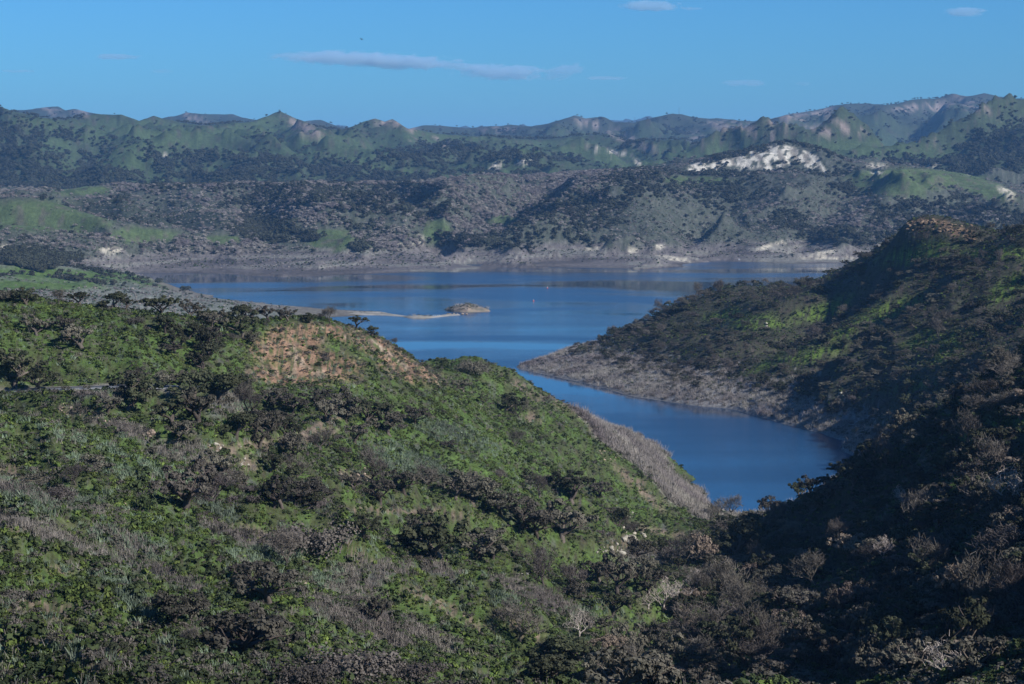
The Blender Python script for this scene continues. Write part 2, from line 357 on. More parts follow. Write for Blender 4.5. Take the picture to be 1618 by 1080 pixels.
# no bump of the noise may stand above the measured crests
def cap(P, d0, d1, keep):
    global GZ
    P = sorted(P); S = np.interp(GP, [p[0] for p in P], [p[1] for p in P])
    R = HZ + (EYE - GZ) / GD * FPX
    if keep < .1: S = S + 2.6 * fbm(GX, GY * .4, GD * .012, 3, 93)      # rocky teeth
    m = (GD > d0) & (GD < d1) & (R < S)
    GZ = np.where(m, EYE - (S + (R - S) * keep - HZ) / FPX * GD, GZ)
cap(CRESTS[1], 5200, 7600, .06); cap(CRESTS[2], 7600, 14000, .06)
cap([(-100,301),(1040,268),(1080,277),(1160,280),(1250,273),(1330,281),(1350,268),(1700,262)], 3300, 3850, .1)
cap([(-100,300),(110,301),(150,295),(185,291),(230,298),(280,295),(330,299),(390,293),(450,298),(510,293),(560,298),(610,291),(650,293),(700,284),(760,277),(850,280),(950,272),(1040,267),(1080,262),(1090,258),(1140,247),(1190,233),(1240,224),(1290,234),(1340,256),(1380,266),(1420,264),(1470,267),(1520,279),(1560,294),(1618,314),(1800,330)], 2900, 4200, .4)
seen()

# the road: a level bench cut into the slope
ROAD = [world(px, py, d) for px, py, d in [(-140,640,486),(-60,628,492),(20,619,497),(60,615.5,499),(110,613.5,500),(140,612.5,500),(180,611,501),(230,611,501),(283,612.5,501),(320,613,502)]]
_rx = np.array([p[0] for p in ROAD]); _rz = np.array([p[2] for p in ROAD])
_m = (GD > 400) & (GD < 500) & (GP > -60) & (GP < 330)      # the bank below the road falls away
GZ = np.where(_m, np.minimum(GZ, EYE - (np.interp(GP, [-60, 20, 60, 180, 283, 330], [640, 627, 623, 619, 621, 632]) - HZ) / FPX * GD), GZ)
RD = segdist(ROAD); _zr = np.interp(GX, _rx, _rz)
_k = 1 - sstep(4.6, 14, RD)
GZ = np.where((RD < 14), GZ * (1 - _k) + _zr * _k, GZ)
seen()

# ---------------------------------------------------------------- what covers the land
GU, GV = (GP - 809) / FPX, np.log(GD)
def lp(k, octv=3, seed=0): return fbm(GU, GV, 1.0 / k, octv, seed)       # blotches that keep their proportion with distance
def wn(lam, octv=3, seed=0): return fbm(GX, GY, lam, octv, seed)
WX = lp(60, 3, 31) * 14; WY = lp(60, 3, 35) * 7
def zone(L, soft=0.35, dmin=0, dmax=1e9, wp=1.0):
    out = np.zeros(GX.shape)
    for b in L:
        cx, cy, rx, ry = b[:4]; rot = math.radians(b[4]) if len(b) > 4 else 0
        dx, dy = GP + WX * wp - cx, GR + WY * wp - cy
        u = (dx * math.cos(rot) + dy * math.sin(rot)) / rx; v = (-dx * math.sin(rot) + dy * math.cos(rot)) / ry
        out = np.maximum(out, 1 - sstep(1 - soft, 1 + soft, np.sqrt(u * u + v * v)))
    return out * ((GD >= dmin) & (GD < dmax))
def C3(*c): return np.array(c, np.float32)
def mix(A, B, t): return A * (1 - t[..., None]) + B * t[..., None]
near = GD < 1005
near &= ~((GP > 1352) & (GD > 880))
mid = ~near & (GD < 1690) & (GP > 815)
plain = ~near & ~mid & (GD < 2450)
far = (GD >= 2450) & (GD < 4250)
rngm = (GD >= 4250)
lower = (far | plain) & (GP < 330) & (GD < 2620)

Z_meadow = zone([(60,340,105,26),(120,352,60,14),(20,352,60,10),(225,372,55,13),(530,386,45,13),(350,380,30,8),(690,366,22,20),(795,350,26,9),(1450,282,115,17),(1400,300,60,10,10),(1560,300,50,14,15),(130,300,50,8),
                 (520,372,40,10),(1100,284,60,6),(560,392,30,8)], 0.2, 2450, 4250, .5)
Z_rangegreen = zone([(200,252,42,24),(300,228,75,9,5),(190,205,110,14),(90,232,25,14),(460,242,60,9),(560,250,40,8),(240,284,22,8),(350,268,20,8),(110,262,18,14),(430,200,60,14),(600,232,60,12),(500,222,60,10),(40,190,60,8),(330,210,90,10),
                 (690,215,90,10),(960,250,90,13,8),(880,232,70,10),(1050,240,60,10),(1340,235,130,14),(650,272,110,5,6),(800,268,90,5,3),(1130,245,60,14),(1480,245,60,10),(1000,262,60,6)], 0.4, 4200)
Z_trees_far = zone([(300,299,90,5),(450,300,240,7),(620,298,60,6),(880,352,105,36,-18),(420,362,52,22),(480,376,20,10),(1140,298,60,30),(1030,290,80,20),(560,345,30,22),(575,392,20,8),(640,330,90,22),(420,318,80,14),(1450,335,80,22,-10),(1350,375,80,14),(1560,352,80,22),(980,300,60,14),
                 (560,310,110,12),(1330,300,30,12),(1250,350,30,14),(60,408,60,12),(60,424,24,8),(190,318,12,6),(70,316,14,4),(1480,372,60,14)], 0.35, 2300, 4250)
Z_bare_far = zone([(520,325,230,36),(760,330,180,44),(940,295,150,26),(640,380,110,16),(330,300,160,10),(340,392,90,16),(1020,300,90,20),(150,388,120,12),(1300,340,120,28),(1450,360,150,30)], 0.3, 2450, 4250)
Z_brush_far = zone([(270,337,130,20),(1060,350,120,48,30),(1250,345,110,50,20),(1330,310,70,30,20),(120,392,150,14),(1180,340,80,50)], 0.3, 2450, 4250)
Z_cliff = zone([(1105,264,20,9,-10),(1150,258,36,9,-14),(1195,250,42,15,-22),(1235,245,36,15),(1275,252,18,12,30),(1305,268,20,5,40),(1225,262,14,10)], 0.25, 3840, 4080)
Z_pale = zone([(640,385,22,2.6,-8),(708,379,8,3,-25),(660,381,10,2.5),(175,395,16,5),(8,389,8,4),(1212,389,16,2.5,-18),(1235,383,9,2),(1300,400,20,4,-12),(1310,408,40,2.5),(940,393,16,3),(1000,396,8,3),(1066,409,26,3,10),(1040,390,8,3),(1395,392,14,7,-40),
                (1385,272,10,2.5),(1590,303,16,5,25),(185,290,8,2),(208,283,5,2),(262,247,6,4),(470,268,4,2),(1385,262,16,4),(1470,258,14,3),(1540,268,14,4,-30),(830,255,16,4),(785,262,14,5,-30),(960,238,30,3,12),(1010,258,12,3,35),(1490,180,0.1,0.1)], 0.5, 2400, 1e9, .3)
Z_rose = zone([(480,200,34,9,25),(660,222,16,4,15),(708,225,20,5,15),(610,192,24,7,20),(80,175,20,7,30),(650,200,10,10,40),(1240,188,40,10,-20),(1300,178,20,6,-20),(1430,172,22,6),(1480,168,24,8,-10),(1180,205,60,8,10),(1295,205,20,8,30),
                (130,178,16,5,20),(310,185,22,6,30),(1000,225,40,7,20),(1540,165,30,8,20),(1100,222,20,10,40),(1460,217,18,3,15),(940,196,30,6,20),(790,205,30,5),(1340,200,30,8,20)], 0.5, 4250)
Z_orange = zone([(455,545,60,26,-10),(500,575,70,24,10),(590,545,60,16,25),(650,585,52,18,22),(430,590,40,14),(540,525,70,9,10),(470,520,40,10),(460,600,50,10)], 0.35, 0, 1005)
Z_soil = zone([(845,662,22,6,10),(900,640,60,9,35),(960,690,50,9,38),(480,690,60,10,-12),(345,712,26,10),(110,650,40,6,10),(200,680,70,7,18),(380,725,16,8),(390,735,25,12),(60,960,60,18,10),(130,1030,70,22,20),(20,830,50,16),(30,745,60,10,15),(420,855,60,14,20),
                (560,870,50,8,40),(700,960,90,10,28),(520,925,40,12,20),(1010,770,60,9,40),(240,1000,50,10,20),(90,900,30,6),(820,990,60,9,30),(600,1000,60,9,25),(560,750,30,8,10),(985,858,36,12),(840,620,50,9,30)], 0.5, 0, 1005)
Z_gdry = zone([(850,945,75,12,22),(700,905,40,6,25),(140,870,170,9,20),(470,790,40,8,20),(300,730,90,8,20),(150,625,40,6),(230,690,110,7,18),(560,920,40,24),(560,985,90,12,25),(380,850,70,8,20),(650,1000,90,10,22),(1040,880,60,14),(350,640,30,14),
               (80,790,90,8,12),(200,860,60,8,20),(610,900,30,8)], 0.4, 0, 1005)
Z_paleshore = zone([(970,690,62,14,38),(1020,722,52,18,45),(1050,765,40,14,50),(1090,790,40,12,45),(1000,700,60,14,40)], 0.3, 640, 1010)
Z_lush = zone([(260,830,130,30,20),(120,940,120,30,20),(640,930,170,26,28),(320,950,60,24),(80,510,110,30),(240,560,70,26),(830,830,40,9),(620,700,90,50,20),(760,700,110,50,30),(200,700,60,10),(1010,800,40,12)], 0.5, 0, 1005)
Z_flat = zone([(35,770,55,24,10),(110,830,40,12)], 0.3, 0, 1005)
Z_trail = zone([(420,700,70,4,-4),(505,672,60,4,-22),(350,706,18,4,10),(640,808,120,3,3),(1040,838,50,4,10)], 0.5, 0, 1005)
Z_pengreen = zone([(1200,510,45,14),(1300,490,50,14,-20),(1150,500,40,10),(1400,490,60,12,-20),(1505,545,40,18,-40),(1450,540,30,12,-30),(1440,610,40,7,-10),(1290,560,40,10,-20),(1600,450,50,14,-30),(1350,520,40,10,-30),(1600,660,40,14,-20),(1450,400,60,14,-10),(1230,570,50,8,-20),(1580,400,60,10)], 0.5, 0, 1690)
Z_knoll = zone([(1462,352,34,7),(1445,362,18,10,30),(1500,362,36,9,15),(1530,372,20,6,20)], 0.3, 1250, 1500)
Z_plaingreen = zone([(70,432,160,11,3),(40,450,130,8),(200,438,60,6,15)], 0.4, 1200, 2600)

n_a = lp(140, 4, 1); n_b = lp(320, 3, 2); n_c = lp(700, 2, 3); n_d = lp(45, 3, 4)
lush, olive, brown, grey, pale = C3(.064,.100,.028), C3(.055,.064,.028), C3(.054,.045,.037), C3(.085,.088,.080), C3(.20,.185,.155)
soil, orange, chalk, rose = C3(.15,.115,.085), C3(.24,.150,.092), C3(.46,.425,.355), C3(.19,.155,.135)
colr = np.empty(GX.shape + (3,), np.float32)
# near hillsides
open_g = sstep(-.12, .12, lp(110, 3, 99) + .4 * n_c)      # where the cover is thick; elsewhere short grass
A = mix(olive, lush, sstep(-.25, .3, n_a + n_b * .6 + Z_lush * .4))
A = mix(A, brown, sstep(.22, .45, lp(220, 4, 8)) * .8)
A = mix(A, grey, np.clip(sstep(.3, .55, lp(150, 4, 12)) * .6 + Z_gdry, 0, 1))
A = mix(A, C3(.085,.09,.045), Z_flat * .8)
A = mix(A, soil, np.clip(Z_soil * sstep(-.25, .2, n_b + n_c * .7) + Z_trail, 0, 1))
bank_c = mix(mix(C3(.22,.135,.088), C3(.28,.215,.155), sstep(.05, .5, lp(70, 3, 91))), C3(.10,.075,.055), sstep(.05, .45, lp(90, 4, 92)) * .8)
A = mix(A, bank_c, Z_orange * sstep(-.35, .1, n_b + n_c * .8))
A = mix(A, pale, np.clip(Z_paleshore, 0, 1) * .9)
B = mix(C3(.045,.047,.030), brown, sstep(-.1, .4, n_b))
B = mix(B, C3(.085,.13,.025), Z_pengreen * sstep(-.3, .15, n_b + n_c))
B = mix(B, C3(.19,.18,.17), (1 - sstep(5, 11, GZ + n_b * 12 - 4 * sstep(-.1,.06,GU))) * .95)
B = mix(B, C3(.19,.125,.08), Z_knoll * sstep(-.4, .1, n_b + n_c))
right = (GP > 1130) & near
Pn = mix(C3(.17,.175,.145), C3(.115,.12,.098), sstep(-.3, .3, n_b))
Pn = mix(Pn, C3(.15,.135,.11), 1 - sstep(2, 9, GZ + n_b * 4))
Pn = mix(Pn, C3(.07,.11,.03), Z_plaingreen)
Fa = mix(C3(.058,.066,.048), C3(.085,.088,.072), sstep(-.3, .4, n_b + n_c * .5))
h2 = zone([(240,334,190,26)], .3, 2890, 3300)
Z_meadow = Z_meadow * (1 - h2)
Fa = mix(Fa, C3(.045,.052,.038), h2)
Fa = Fa * .88
Fa = mix(Fa, C3(.066,.092,.040), Z_meadow)
Fa = mix(Fa, C3(.085,.08,.06), Z_meadow * sstep(.05, .4, lp(180, 4, 81)) * .8)
ring = (1 - sstep(16, 26, GZ + n_a * 10)) 
bandn = fbm(GX, GZ * 40, 160, 3, 61)
Fa = mix(Fa, C3(.125,.11,.105) * 1.0, ring * .9)
Fa = mix(Fa, C3(.17,.165,.14), ring * sstep(.05, .4, bandn) * .8)
Fa = mix(Fa, C3(.05,.045,.045), ring * sstep(.1, .4, -bandn) * .6)
streak = fbm(GX, GZ * .35, 16, 4, 72)
Fa = mix(Fa, mix(chalk, C3(.20,.18,.15), sstep(.0, .35, streak)), Z_cliff * sstep(-.28, -.02, lp(300, 4, 71) + .35 * streak))
Fa = mix(Fa, C3(.40,.36,.28), Z_pale * sstep(-.5, .1, lp(500, 3, 19)))
Ra = mix(C3(.038,.050,.032), C3(.048,.070,.034), np.clip(sstep(-.3, .4, n_b) * .5 + Z_rangegreen, 0, 1))
Ra = mix(Ra, C3(.06,.05,.045), sstep(.15, .5, lp(260, 4, 17)) * .6)
Ra = mix(Ra, C3(.034,.038,.030), sstep(7600, 8600, GD) * .6)
Ra = mix(Ra, rose, Z_rose * sstep(-.25, .15, lp(160, 3, 18)))
Ra = mix(Ra, C3(.38,.34,.28), Z_pale * sstep(-.35, .1, lp(500, 3, 19)))
colr[:] = A
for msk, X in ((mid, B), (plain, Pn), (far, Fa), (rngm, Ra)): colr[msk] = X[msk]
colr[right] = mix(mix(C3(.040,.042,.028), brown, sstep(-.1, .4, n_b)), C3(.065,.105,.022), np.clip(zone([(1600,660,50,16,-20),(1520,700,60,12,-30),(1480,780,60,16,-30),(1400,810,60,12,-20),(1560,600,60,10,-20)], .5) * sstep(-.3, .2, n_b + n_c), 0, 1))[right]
colr[RD < 5.2] = C3(.16,.145,.12)
colr[(GZ < 0.6) & (GZ > -1) & (GD > 800)] *= 0.75
colr = np.clip(colr * (1 + 0.35 * n_c[..., None]), 0.005, 0.8)

def ground_mat():
    m, t, b = mat('hillside', 0.95, 0.08)
    at = t.nodes.new('ShaderNodeAttribute'); at.attribute_name = 'Col'
    geo = t.nodes.new('ShaderNodeNewGeometry')
    last = at.outputs['Color']
    for sc, lo, hi, dt in ((0.9, 0.55, 1.45, 4), (0.13, 0.72, 1.28, 5)):
        n = t.nodes.new('ShaderNodeTexNoise'); n.inputs['Scale'].default_value = sc; n.inputs['Detail'].default_value = dt; n.inputs['Roughness'].default_value = .65
        t.links.new(geo.outputs['Position'], n.inputs['Vector'])
        r = t.nodes.new('ShaderNodeMapRange'); r.inputs['From Min'].default_value = .3; r.inputs['From Max'].default_value = .7
        r.inputs['To Min'].default_value = lo; r.inputs['To Max'].default_value = hi
        t.links.new(n.outputs['Fac'], r.inputs['Value'])
        mx = t.nodes.new('ShaderNodeVectorMath'); mx.operation = 'SCALE'
        t.links.new(last, mx.inputs[0]); t.links.new(r.outputs[0], mx.inputs['Scale']); last = mx.outputs[0]
        bp = t.nodes.new('ShaderNodeBump'); bp.inputs['Strength'].default_value = .6; bp.inputs['Distance'].default_value = .5 if sc > .5 else 2.2
        t.links.new(n.outputs['Fac'], bp.inputs['Height'])
        if sc < .5: t.links.new(prev.outputs[0], bp.inputs['Normal'])
        prev = bp
    t.links.new(last, b.inputs['Base Color']); t.links.new(bp.outputs[0], b.inputs['Normal'])
    return m
M_ground = ground_mat()
idx = np.arange(NU * NV).reshape(NV, NU)
allV = np.stack([GX, GY, GZ], -1).reshape(-1, 3)
allC = np.concatenate([colr.reshape(-1, 3), np.ones((NU * NV, 1), np.float32)], 1)
reg = np.zeros(GX.shape, int); reg[mid] = 1; reg[plain] = 2; reg[far] = 3; reg[rngm] = 4
reg[plain & (GP > 815)] = 5
F = np.stack([idx[:-1, :-1], idx[:-1, 1:], idx[1:, 1:], idx[1:, :-1]], -1)
for rk, nm in enumerate(['near_hillside', 'peninsula_hill', 'shore_plain', 'far_shore_hills', 'mountain_range', 'lake_bed']):
    f = F[reg[:-1, :-1] == rk].reshape(-1, 4)
    u, inv = np.unique(f, return_inverse=True)
    me = mesh(nm, allV[u], inv.reshape(-1, 4), M_ground, True)
    ca = me.color_attributes.new('Col', 'FLOAT_COLOR', 'POINT'); ca.data.foreach_set('color', allC[u].ravel())
    obj(nm, me, kind='structure')

# ---------------------------------------------------------------- the lake
def water_mat():
    m, t, b = mat('lake_water', 0.08, 0.5)
    b.inputs['Base Color'].default_value = (0.010, 0.034, 0.075, 1); b.inputs['IOR'].default_value = 1.33
    geo = t.nodes.new('ShaderNodeNewGeometry')
    mp = t.nodes.new('ShaderNodeMapping'); mp.inputs['Scale'].default_value = (0.0022, 0.0055, 1); mp.inputs['Rotation'].default_value = (0, 0, .25)
    t.links.new(geo.outputs['Position'], mp.inputs['Vector'])
    n = t.nodes.new('ShaderNodeTexNoise'); n.inputs['Scale'].default_value = 1.0; n.inputs['Detail'].default_value = 5; n.inputs['Distortion'].default_value = .6
    t.links.new(mp.outputs[0], n.inputs['Vector'])
    r = t.nodes.new('ShaderNodeMapRange'); r.inputs['From Min'].default_value = .41; r.inputs['From Max'].default_value = .61
    r.inputs['To Min'].default_value = 0.02; r.inputs['To Max'].default_value = 0.22
    t.links.new(n.outputs['Fac'], r.inputs['Value']); t.links.new(r.outputs[0], b.inputs['Roughness'])
    wv = t.nodes.new('ShaderNodeTexNoise'); wv.inputs['Scale'].default_value = 0.9; wv.inputs['Detail'].default_value = 4
    mp2 = t.nodes.new('ShaderNodeMapping'); mp2.inputs['Scale'].default_value = (.35, 1, 1); t.links.new(geo.outputs['Position'], mp2.inputs['Vector']); t.links.new(mp2.outputs[0], wv.inputs['Vector'])
    bp = t.nodes.new('ShaderNodeBump'); bp.inputs['Distance'].default_value = .5
    r2 = t.nodes.new('ShaderNodeMapRange'); r2.inputs['From Min'].default_value = .41; r2.inputs['From Max'].default_value = .61; r2.inputs['To Min'].default_value = .03; r2.inputs['To Max'].default_value = .38
    t.links.new(n.outputs['Fac'], r2.inputs['Value']); t.links.new(r2.outputs[0], bp.inputs['Strength'])
    t.links.new(wv.outputs['Fac'], bp.inputs['Height']); t.links.new(bp.outputs[0], b.inputs['Normal'])
    return m
M_water = water_mat()
obj('lake', mesh('lake', [(-1800, 760, 0), (2200, 760, 0), (2200, 3200, 0), (-1800, 3200, 0)], [(0, 1, 2, 3)], M_water), kind='structure')

# ---------------------------------------------------------------- air
def box(name, lo, hi, m):
    v = [(x, y, z) for x in (lo[0], hi[0]) for y in (lo[1], hi[1]) for z in (lo[2], hi[2])]
    return mesh(name, v, [(0,1,3,2),(4,6,7,5),(0,4,5,1),(2,3,7,6),(0,2,6,4),(1,5,7,3)], m)
hm = bpy.data.materials.new('haze'); hm.use_nodes = True
t = hm.node_tree; t.nodes.clear(); out = t.nodes.new('ShaderNodeOutputMaterial'); pv = t.nodes.new('ShaderNodeVolumePrincipled')
HAZE = pv
pv.inputs['Color'].default_value = (0.27, 0.56, 1.0, 1); pv.inputs['Density'].default_value = 3.4e-5; pv.inputs['Anisotropy'].default_value = 0.0
t.links.new(pv.outputs[0], out.inputs['Volume'])
xm = float(np.abs(GX).max()) + 50
print('ZR', GZ.min(), GZ.max(), xm)
obj('haze', box('haze', (-xm, -400, float(GZ.min()) - 2), (xm, 26100, float(max(GZ.max(), 560)) + 15), hm), kind='stuff')

# ---------------------------------------------------------------- plants: one of each kind first
def leaf_mat(name, c1, c2, trans=0.15, obj_var=0.35):
    m, t, b = mat(name, 0.8, 0.15)
    oi = t.nodes.new('ShaderNodeObjectInfo'); geo = t.nodes.new('ShaderNodeNewGeometry')
    n = t.nodes.new('ShaderNodeTexNoise'); n.inputs['Scale'].default_value = 0.55; n.inputs['Detail'].default_value = 3
    t.links.new(geo.outputs['Position'], n.inputs['Vector'])
    r = t.nodes.new('ShaderNodeMapRange'); r.inputs['From Min'].default_value = .35; r.inputs['From Max'].default_value = .65
    t.links.new(n.outputs['Fac'], r.inputs['Value'])
    mx = t.nodes.new('ShaderNodeMix'); mx.data_type = 'RGBA'; mx.inputs[6].default_value = (*c1, 1); mx.inputs[7].default_value = (*c2, 1)
    t.links.new(r.outputs[0], mx.inputs[0])
    v = t.nodes.new('ShaderNodeMapRange'); v.inputs['To Min'].default_value = 1 - obj_var; v.inputs['To Max'].default_value = 1 + obj_var
    t.links.new(oi.outputs['Random'], v.inputs['Value'])
    sc = t.nodes.new('ShaderNodeVectorMath'); sc.operation = 'SCALE'
    t.links.new(mx.outputs[2], sc.inputs[0]); t.links.new(v.outputs[0], sc.inputs['Scale'])
    n2 = t.nodes.new('ShaderNodeTexNoise'); n2.inputs['Scale'].default_value = .035; n2.inputs['Detail'].default_value = 4; t.links.new(geo.outputs['Position'], n2.inputs['Vector'])
    r2 = t.nodes.new('ShaderNodeMapRange'); r2.inputs['From Min'].default_value = .35; r2.inputs['From Max'].default_value = .65; t.links.new(n2.outputs['Fac'], r2.inputs['Value'])
    patch = t.nodes.new('ShaderNodeMix'); patch.data_type = 'RGBA'; patch.blend_type = 'MULTIPLY'; patch.inputs[0].default_value = 1
    pc = t.nodes.new('ShaderNodeMix'); pc.data_type = 'RGBA'; pc.inputs[6].default_value = (.78, .68, .70, 1); pc.inputs[7].default_value = (1.3, 1.22, 1.1, 1); t.links.new(r2.outputs[0], pc.inputs[0])
    t.links.new(sc.outputs[0], patch.inputs[6]); t.links.new(pc.outputs[2], patch.inputs[7])
    t.links.new(patch.outputs[2], b.inputs['Base Color'])
    return m
M_oak = leaf_mat('dark_oak_leaves', (.026, .034, .018), (.050, .056, .032))
M_brown = leaf_mat('scorched_oak_leaves', (.048, .049, .038), (.102, .099, .080))
M_tan = leaf_mat('dry_tan_leaves', (.13, .11, .088), (.19, .16, .125), obj_var=.2)
M_twig = leaf_mat('bare_twigs', (.068, .064, .056), (.115, .108, .097))
M_pale = leaf_mat('bleached_wood', (.30, .28, .26), (.38, .36, .33), obj_var=.1)
M_bark = leaf_mat('bark', (.06, .052, .045), (.10, .09, .08))
M_shrub = leaf_mat('grey_brush', (.052, .054, .042), (.095, .092, .078))
M_green = leaf_mat('lush_plants', (.040, .070, .017), (.085, .118, .030), obj_var=.6)
M_dkgreen = leaf_mat('dark_green_scrub', (.028, .045, .018), (.050, .070, .028), obj_var=.4)
M_sage = leaf_mat('silvery_plants', (.10, .15, .10), (.16, .21, .15), obj_var=.3)
M_dry = leaf_mat('dry_grass', (.14, .135, .125), (.21, .20, .18), obj_var=.3)
M_wool = leaf_mat('purple_grey_brush', (.20, .195, .185), (.30, .29, .275), obj_var=.3)
M_fardark = leaf_mat('far_oak_leaves', (.026, .032, .022), (.046, .050, .036))
M_fargrey = leaf_mat('far_bare_trees', (.14, .135, .13), (.21, .20, .19))

def rdir(n, r):
    v = r.normal(size=(n, 3)); return v / np.linalg.norm(v, axis=1)[:, None]
def leaves(cent, rad, n, size, r, up=0.25, jit=0.7, shell=(0.7, 1.05), squash=0.8):
    """n leaf faces spread over lobes; returns verts, quads"""
    k = r.integers(0, len(cent), n)
    d = rdir(n, r); d[:, 2] = np.where(d[:, 2] < -0.35, -d[:, 2], d[:, 2]); d[:, 2] += up; d /= np.linalg.norm(d, axis=1)[:, None]
    p = cent[k] + d * (rad[k] * r.uniform(*shell, n))[:, None] * np.array([1, 1, squash])
    nn = d + rdir(n, r) * jit; nn /= np.linalg.norm(nn, axis=1)[:, None]
    t = np.cross(nn, rdir(n, r)); t /= np.linalg.norm(t, axis=1)[:, None] + 1e-9
    b = np.cross(nn, t)
    s = (size * r.uniform(.6, 1.35, n))[:, None]
    V = np.stack([p - t * s, p - b * s * .75 + nn * s * .15, p + t * s, p + b * s * .75 - nn * s * .15], 1).reshape(-1, 3)
    return V, np.arange(4 * n).reshape(-1, 4)
def tube(path, rads, sides=5):
    V = []; F = []
    for i, (p, ra) in enumerate(zip(path, rads)):
        d = (path[min(i + 1, len(path) - 1)] - path[max(i - 1, 0)]); d = d / (np.linalg.norm(d) + 1e-9)
        a = np.cross(d, [0.3, 0.9, 0.2]); a /= np.linalg.norm(a); b = np.cross(d, a)
        for s in range(sides):
            an = 2 * math.pi * s / sides; V.append(p + (a * math.cos(an) + b * math.sin(an)) * ra)
    for i in range(len(path) - 1):
        for s in range(sides):
            F.append((i * sides + s, i * sides + (s + 1) % sides, (i + 1) * sides + (s + 1) % sides, (i + 1) * sides + s))
    return np.array(V), np.array(F)
def join(L):
    V = []; F = []; o = 0
    for v, f in L: V.append(v); F.append(f + o); o += len(v)
    return np.concatenate(V), np.concatenate(F)
def skeleton(h, spread, depth, r, r0, kids=3, droop=0.0):
    parts = []; tips = []
    def grow(p, d, ln, ra, k):
        n = 4; path = [p]; 
        for i in range(n - 1):
            d = d + r.normal(size=3) * .18; d[2] -= droop * (depth - k); d /= np.linalg.norm(d); path.append(path[-1] + d * ln / (n - 1))
        parts.append(tube(path, np.linspace(ra, ra * .55, n), 5 if k == depth else (4 if k > 1 else 3)))
        if k == 0: tips.append(path[-1]); return
        m = kids if k < depth else kids + 1
        a0 = r.uniform(0, 6.28)
        for j in range(m):
            an = a0 + j * 2 * math.pi / m + r.normal() * .4
            nd = d * .55 + np.array([math.cos(an), math.sin(an), .25]) * spread + np.array([0, 0, .12]); nd /= np.linalg.norm(nd)
            grow(path[-1] if j else path[-2], nd, ln * r.uniform(.62, .9), ra * .55, k - 1)
    grow(np.array([0., 0., -0.6]), np.array([r.normal() * .12, r.normal() * .12, 1.]), h, r0, depth)
    return join(parts), np.array(tips)
def norm_width(V, W):
    c = (np.percentile(V[:, :2], 97, axis=0) - np.percentile(V[:, :2], 3, axis=0)).max(); return W / c
def make_oak(seed, leafm, nleaf, W=8.0, leaf=.24, h=1.7, open_=False, depth=3):
    r = np.random.default_rng(seed)
    (TV, TF), tips = skeleton(h, .85, depth, r, .32, 3)
    s = norm_width(tips, W * .80); TV = TV * s; tips = tips * s
    TV[:, 2] *= .85; tips[:, 2] *= .85
    kk = r.permutation(len(tips))[: (22 if open_ else 30)]
    cent = tips[kk]; rad = r.uniform(.55, 1.15, len(kk)) * W * (.105 if open_ else .135)
    LV, LF = leaves(cent, rad, nleaf, leaf, r, jit=.6, shell=(.45, 1.1))
    return mesh('crown', LV, LF, leafm), mesh('trunk', TV, TF, M_bark)
def make_bare(seed, m_w, W=6.0, ntw=900, m_t=None, th=.035):
    r = np.random.default_rng(seed)
    (TV, TF), tips = skeleton(1.6, .6, 4, r, .22, 3)
    s = norm_width(tips, W * .85); TV = TV * s; tips = tips * s
    k = r.integers(0, len(tips), ntw); d = rdir(ntw, r); d[:, 2] = np.abs(d[:, 2]) * .8 + .2
    p = tips[k] + rdir(ntw, r) * .35; q = p + d * r.uniform(.4, 1.0, ntw)[:, None]
    t = np.cross(d, rdir(ntw, r)); t /= np.linalg.norm(t, axis=1)[:, None]
    V = np.stack([p - t * th, p + t * th, q + t * th * .5, q - t * th * .5], 1).reshape(-1, 3)
    return mesh('branches', V, np.arange(4 * ntw).reshape(-1, 4), m_t or m_w), mesh('trunk', TV, TF, m_w)
def make_shrub(seed, m, W=3.0, n=420, size=.13, lobes=9, H=.75):
    r = np.random.default_rng(seed)
    c = np.stack([r.uniform(-.32, .32, lobes) * W, r.uniform(-.32, .32, lobes) * W, r.uniform(.12, .35, lobes) * W * H], 1)
    V, F = leaves(c, r.uniform(.16, .27, lobes) * W, n, size, r, shell=(.3, 1.1), squash=.9)
    return mesh('shrub', V, F, m)
def make_stalks(seed, m, n=26, h=.9, wd=.07, spread=.6, lean=.25):
    r = np.random.default_rng(seed)
    p = np.stack([r.normal(size=n) * spread * .5, r.normal(size=n) * spread * .5, np.full(n, -.1)], 1)
    d = np.stack([r.normal(size=n) * lean, r.normal(size=n) * lean, np.ones(n)], 1)
    q = p + d * (h * r.uniform(.5, 1.1, n))[:, None]
    t = rdir(n, r); t[:, 2] = 0
    V = np.stack([p - t * wd, p + t * wd, q + t * wd * .4, q - t * wd * .4], 1).reshape(-1, 3)
    return mesh('stalks', V, np.arange(4 * n).reshape(-1, 4), m)
def make_blob(seed, m, W, n, size, lobes=5, H=.8):
    r = np.random.default_rng(seed)
    c = np.stack([r.uniform(-.25, .25, lobes) * W, r.uniform(-.25, .25, lobes) * W, r.uniform(.25, .5, lobes) * W * H], 1)
    V, F = leaves(c, r.uniform(.22, .34, lobes) * W, n, size, r, jit=.45, shell=(.75, 1.05), squash=.9)
    return mesh('crown', V, F, m)

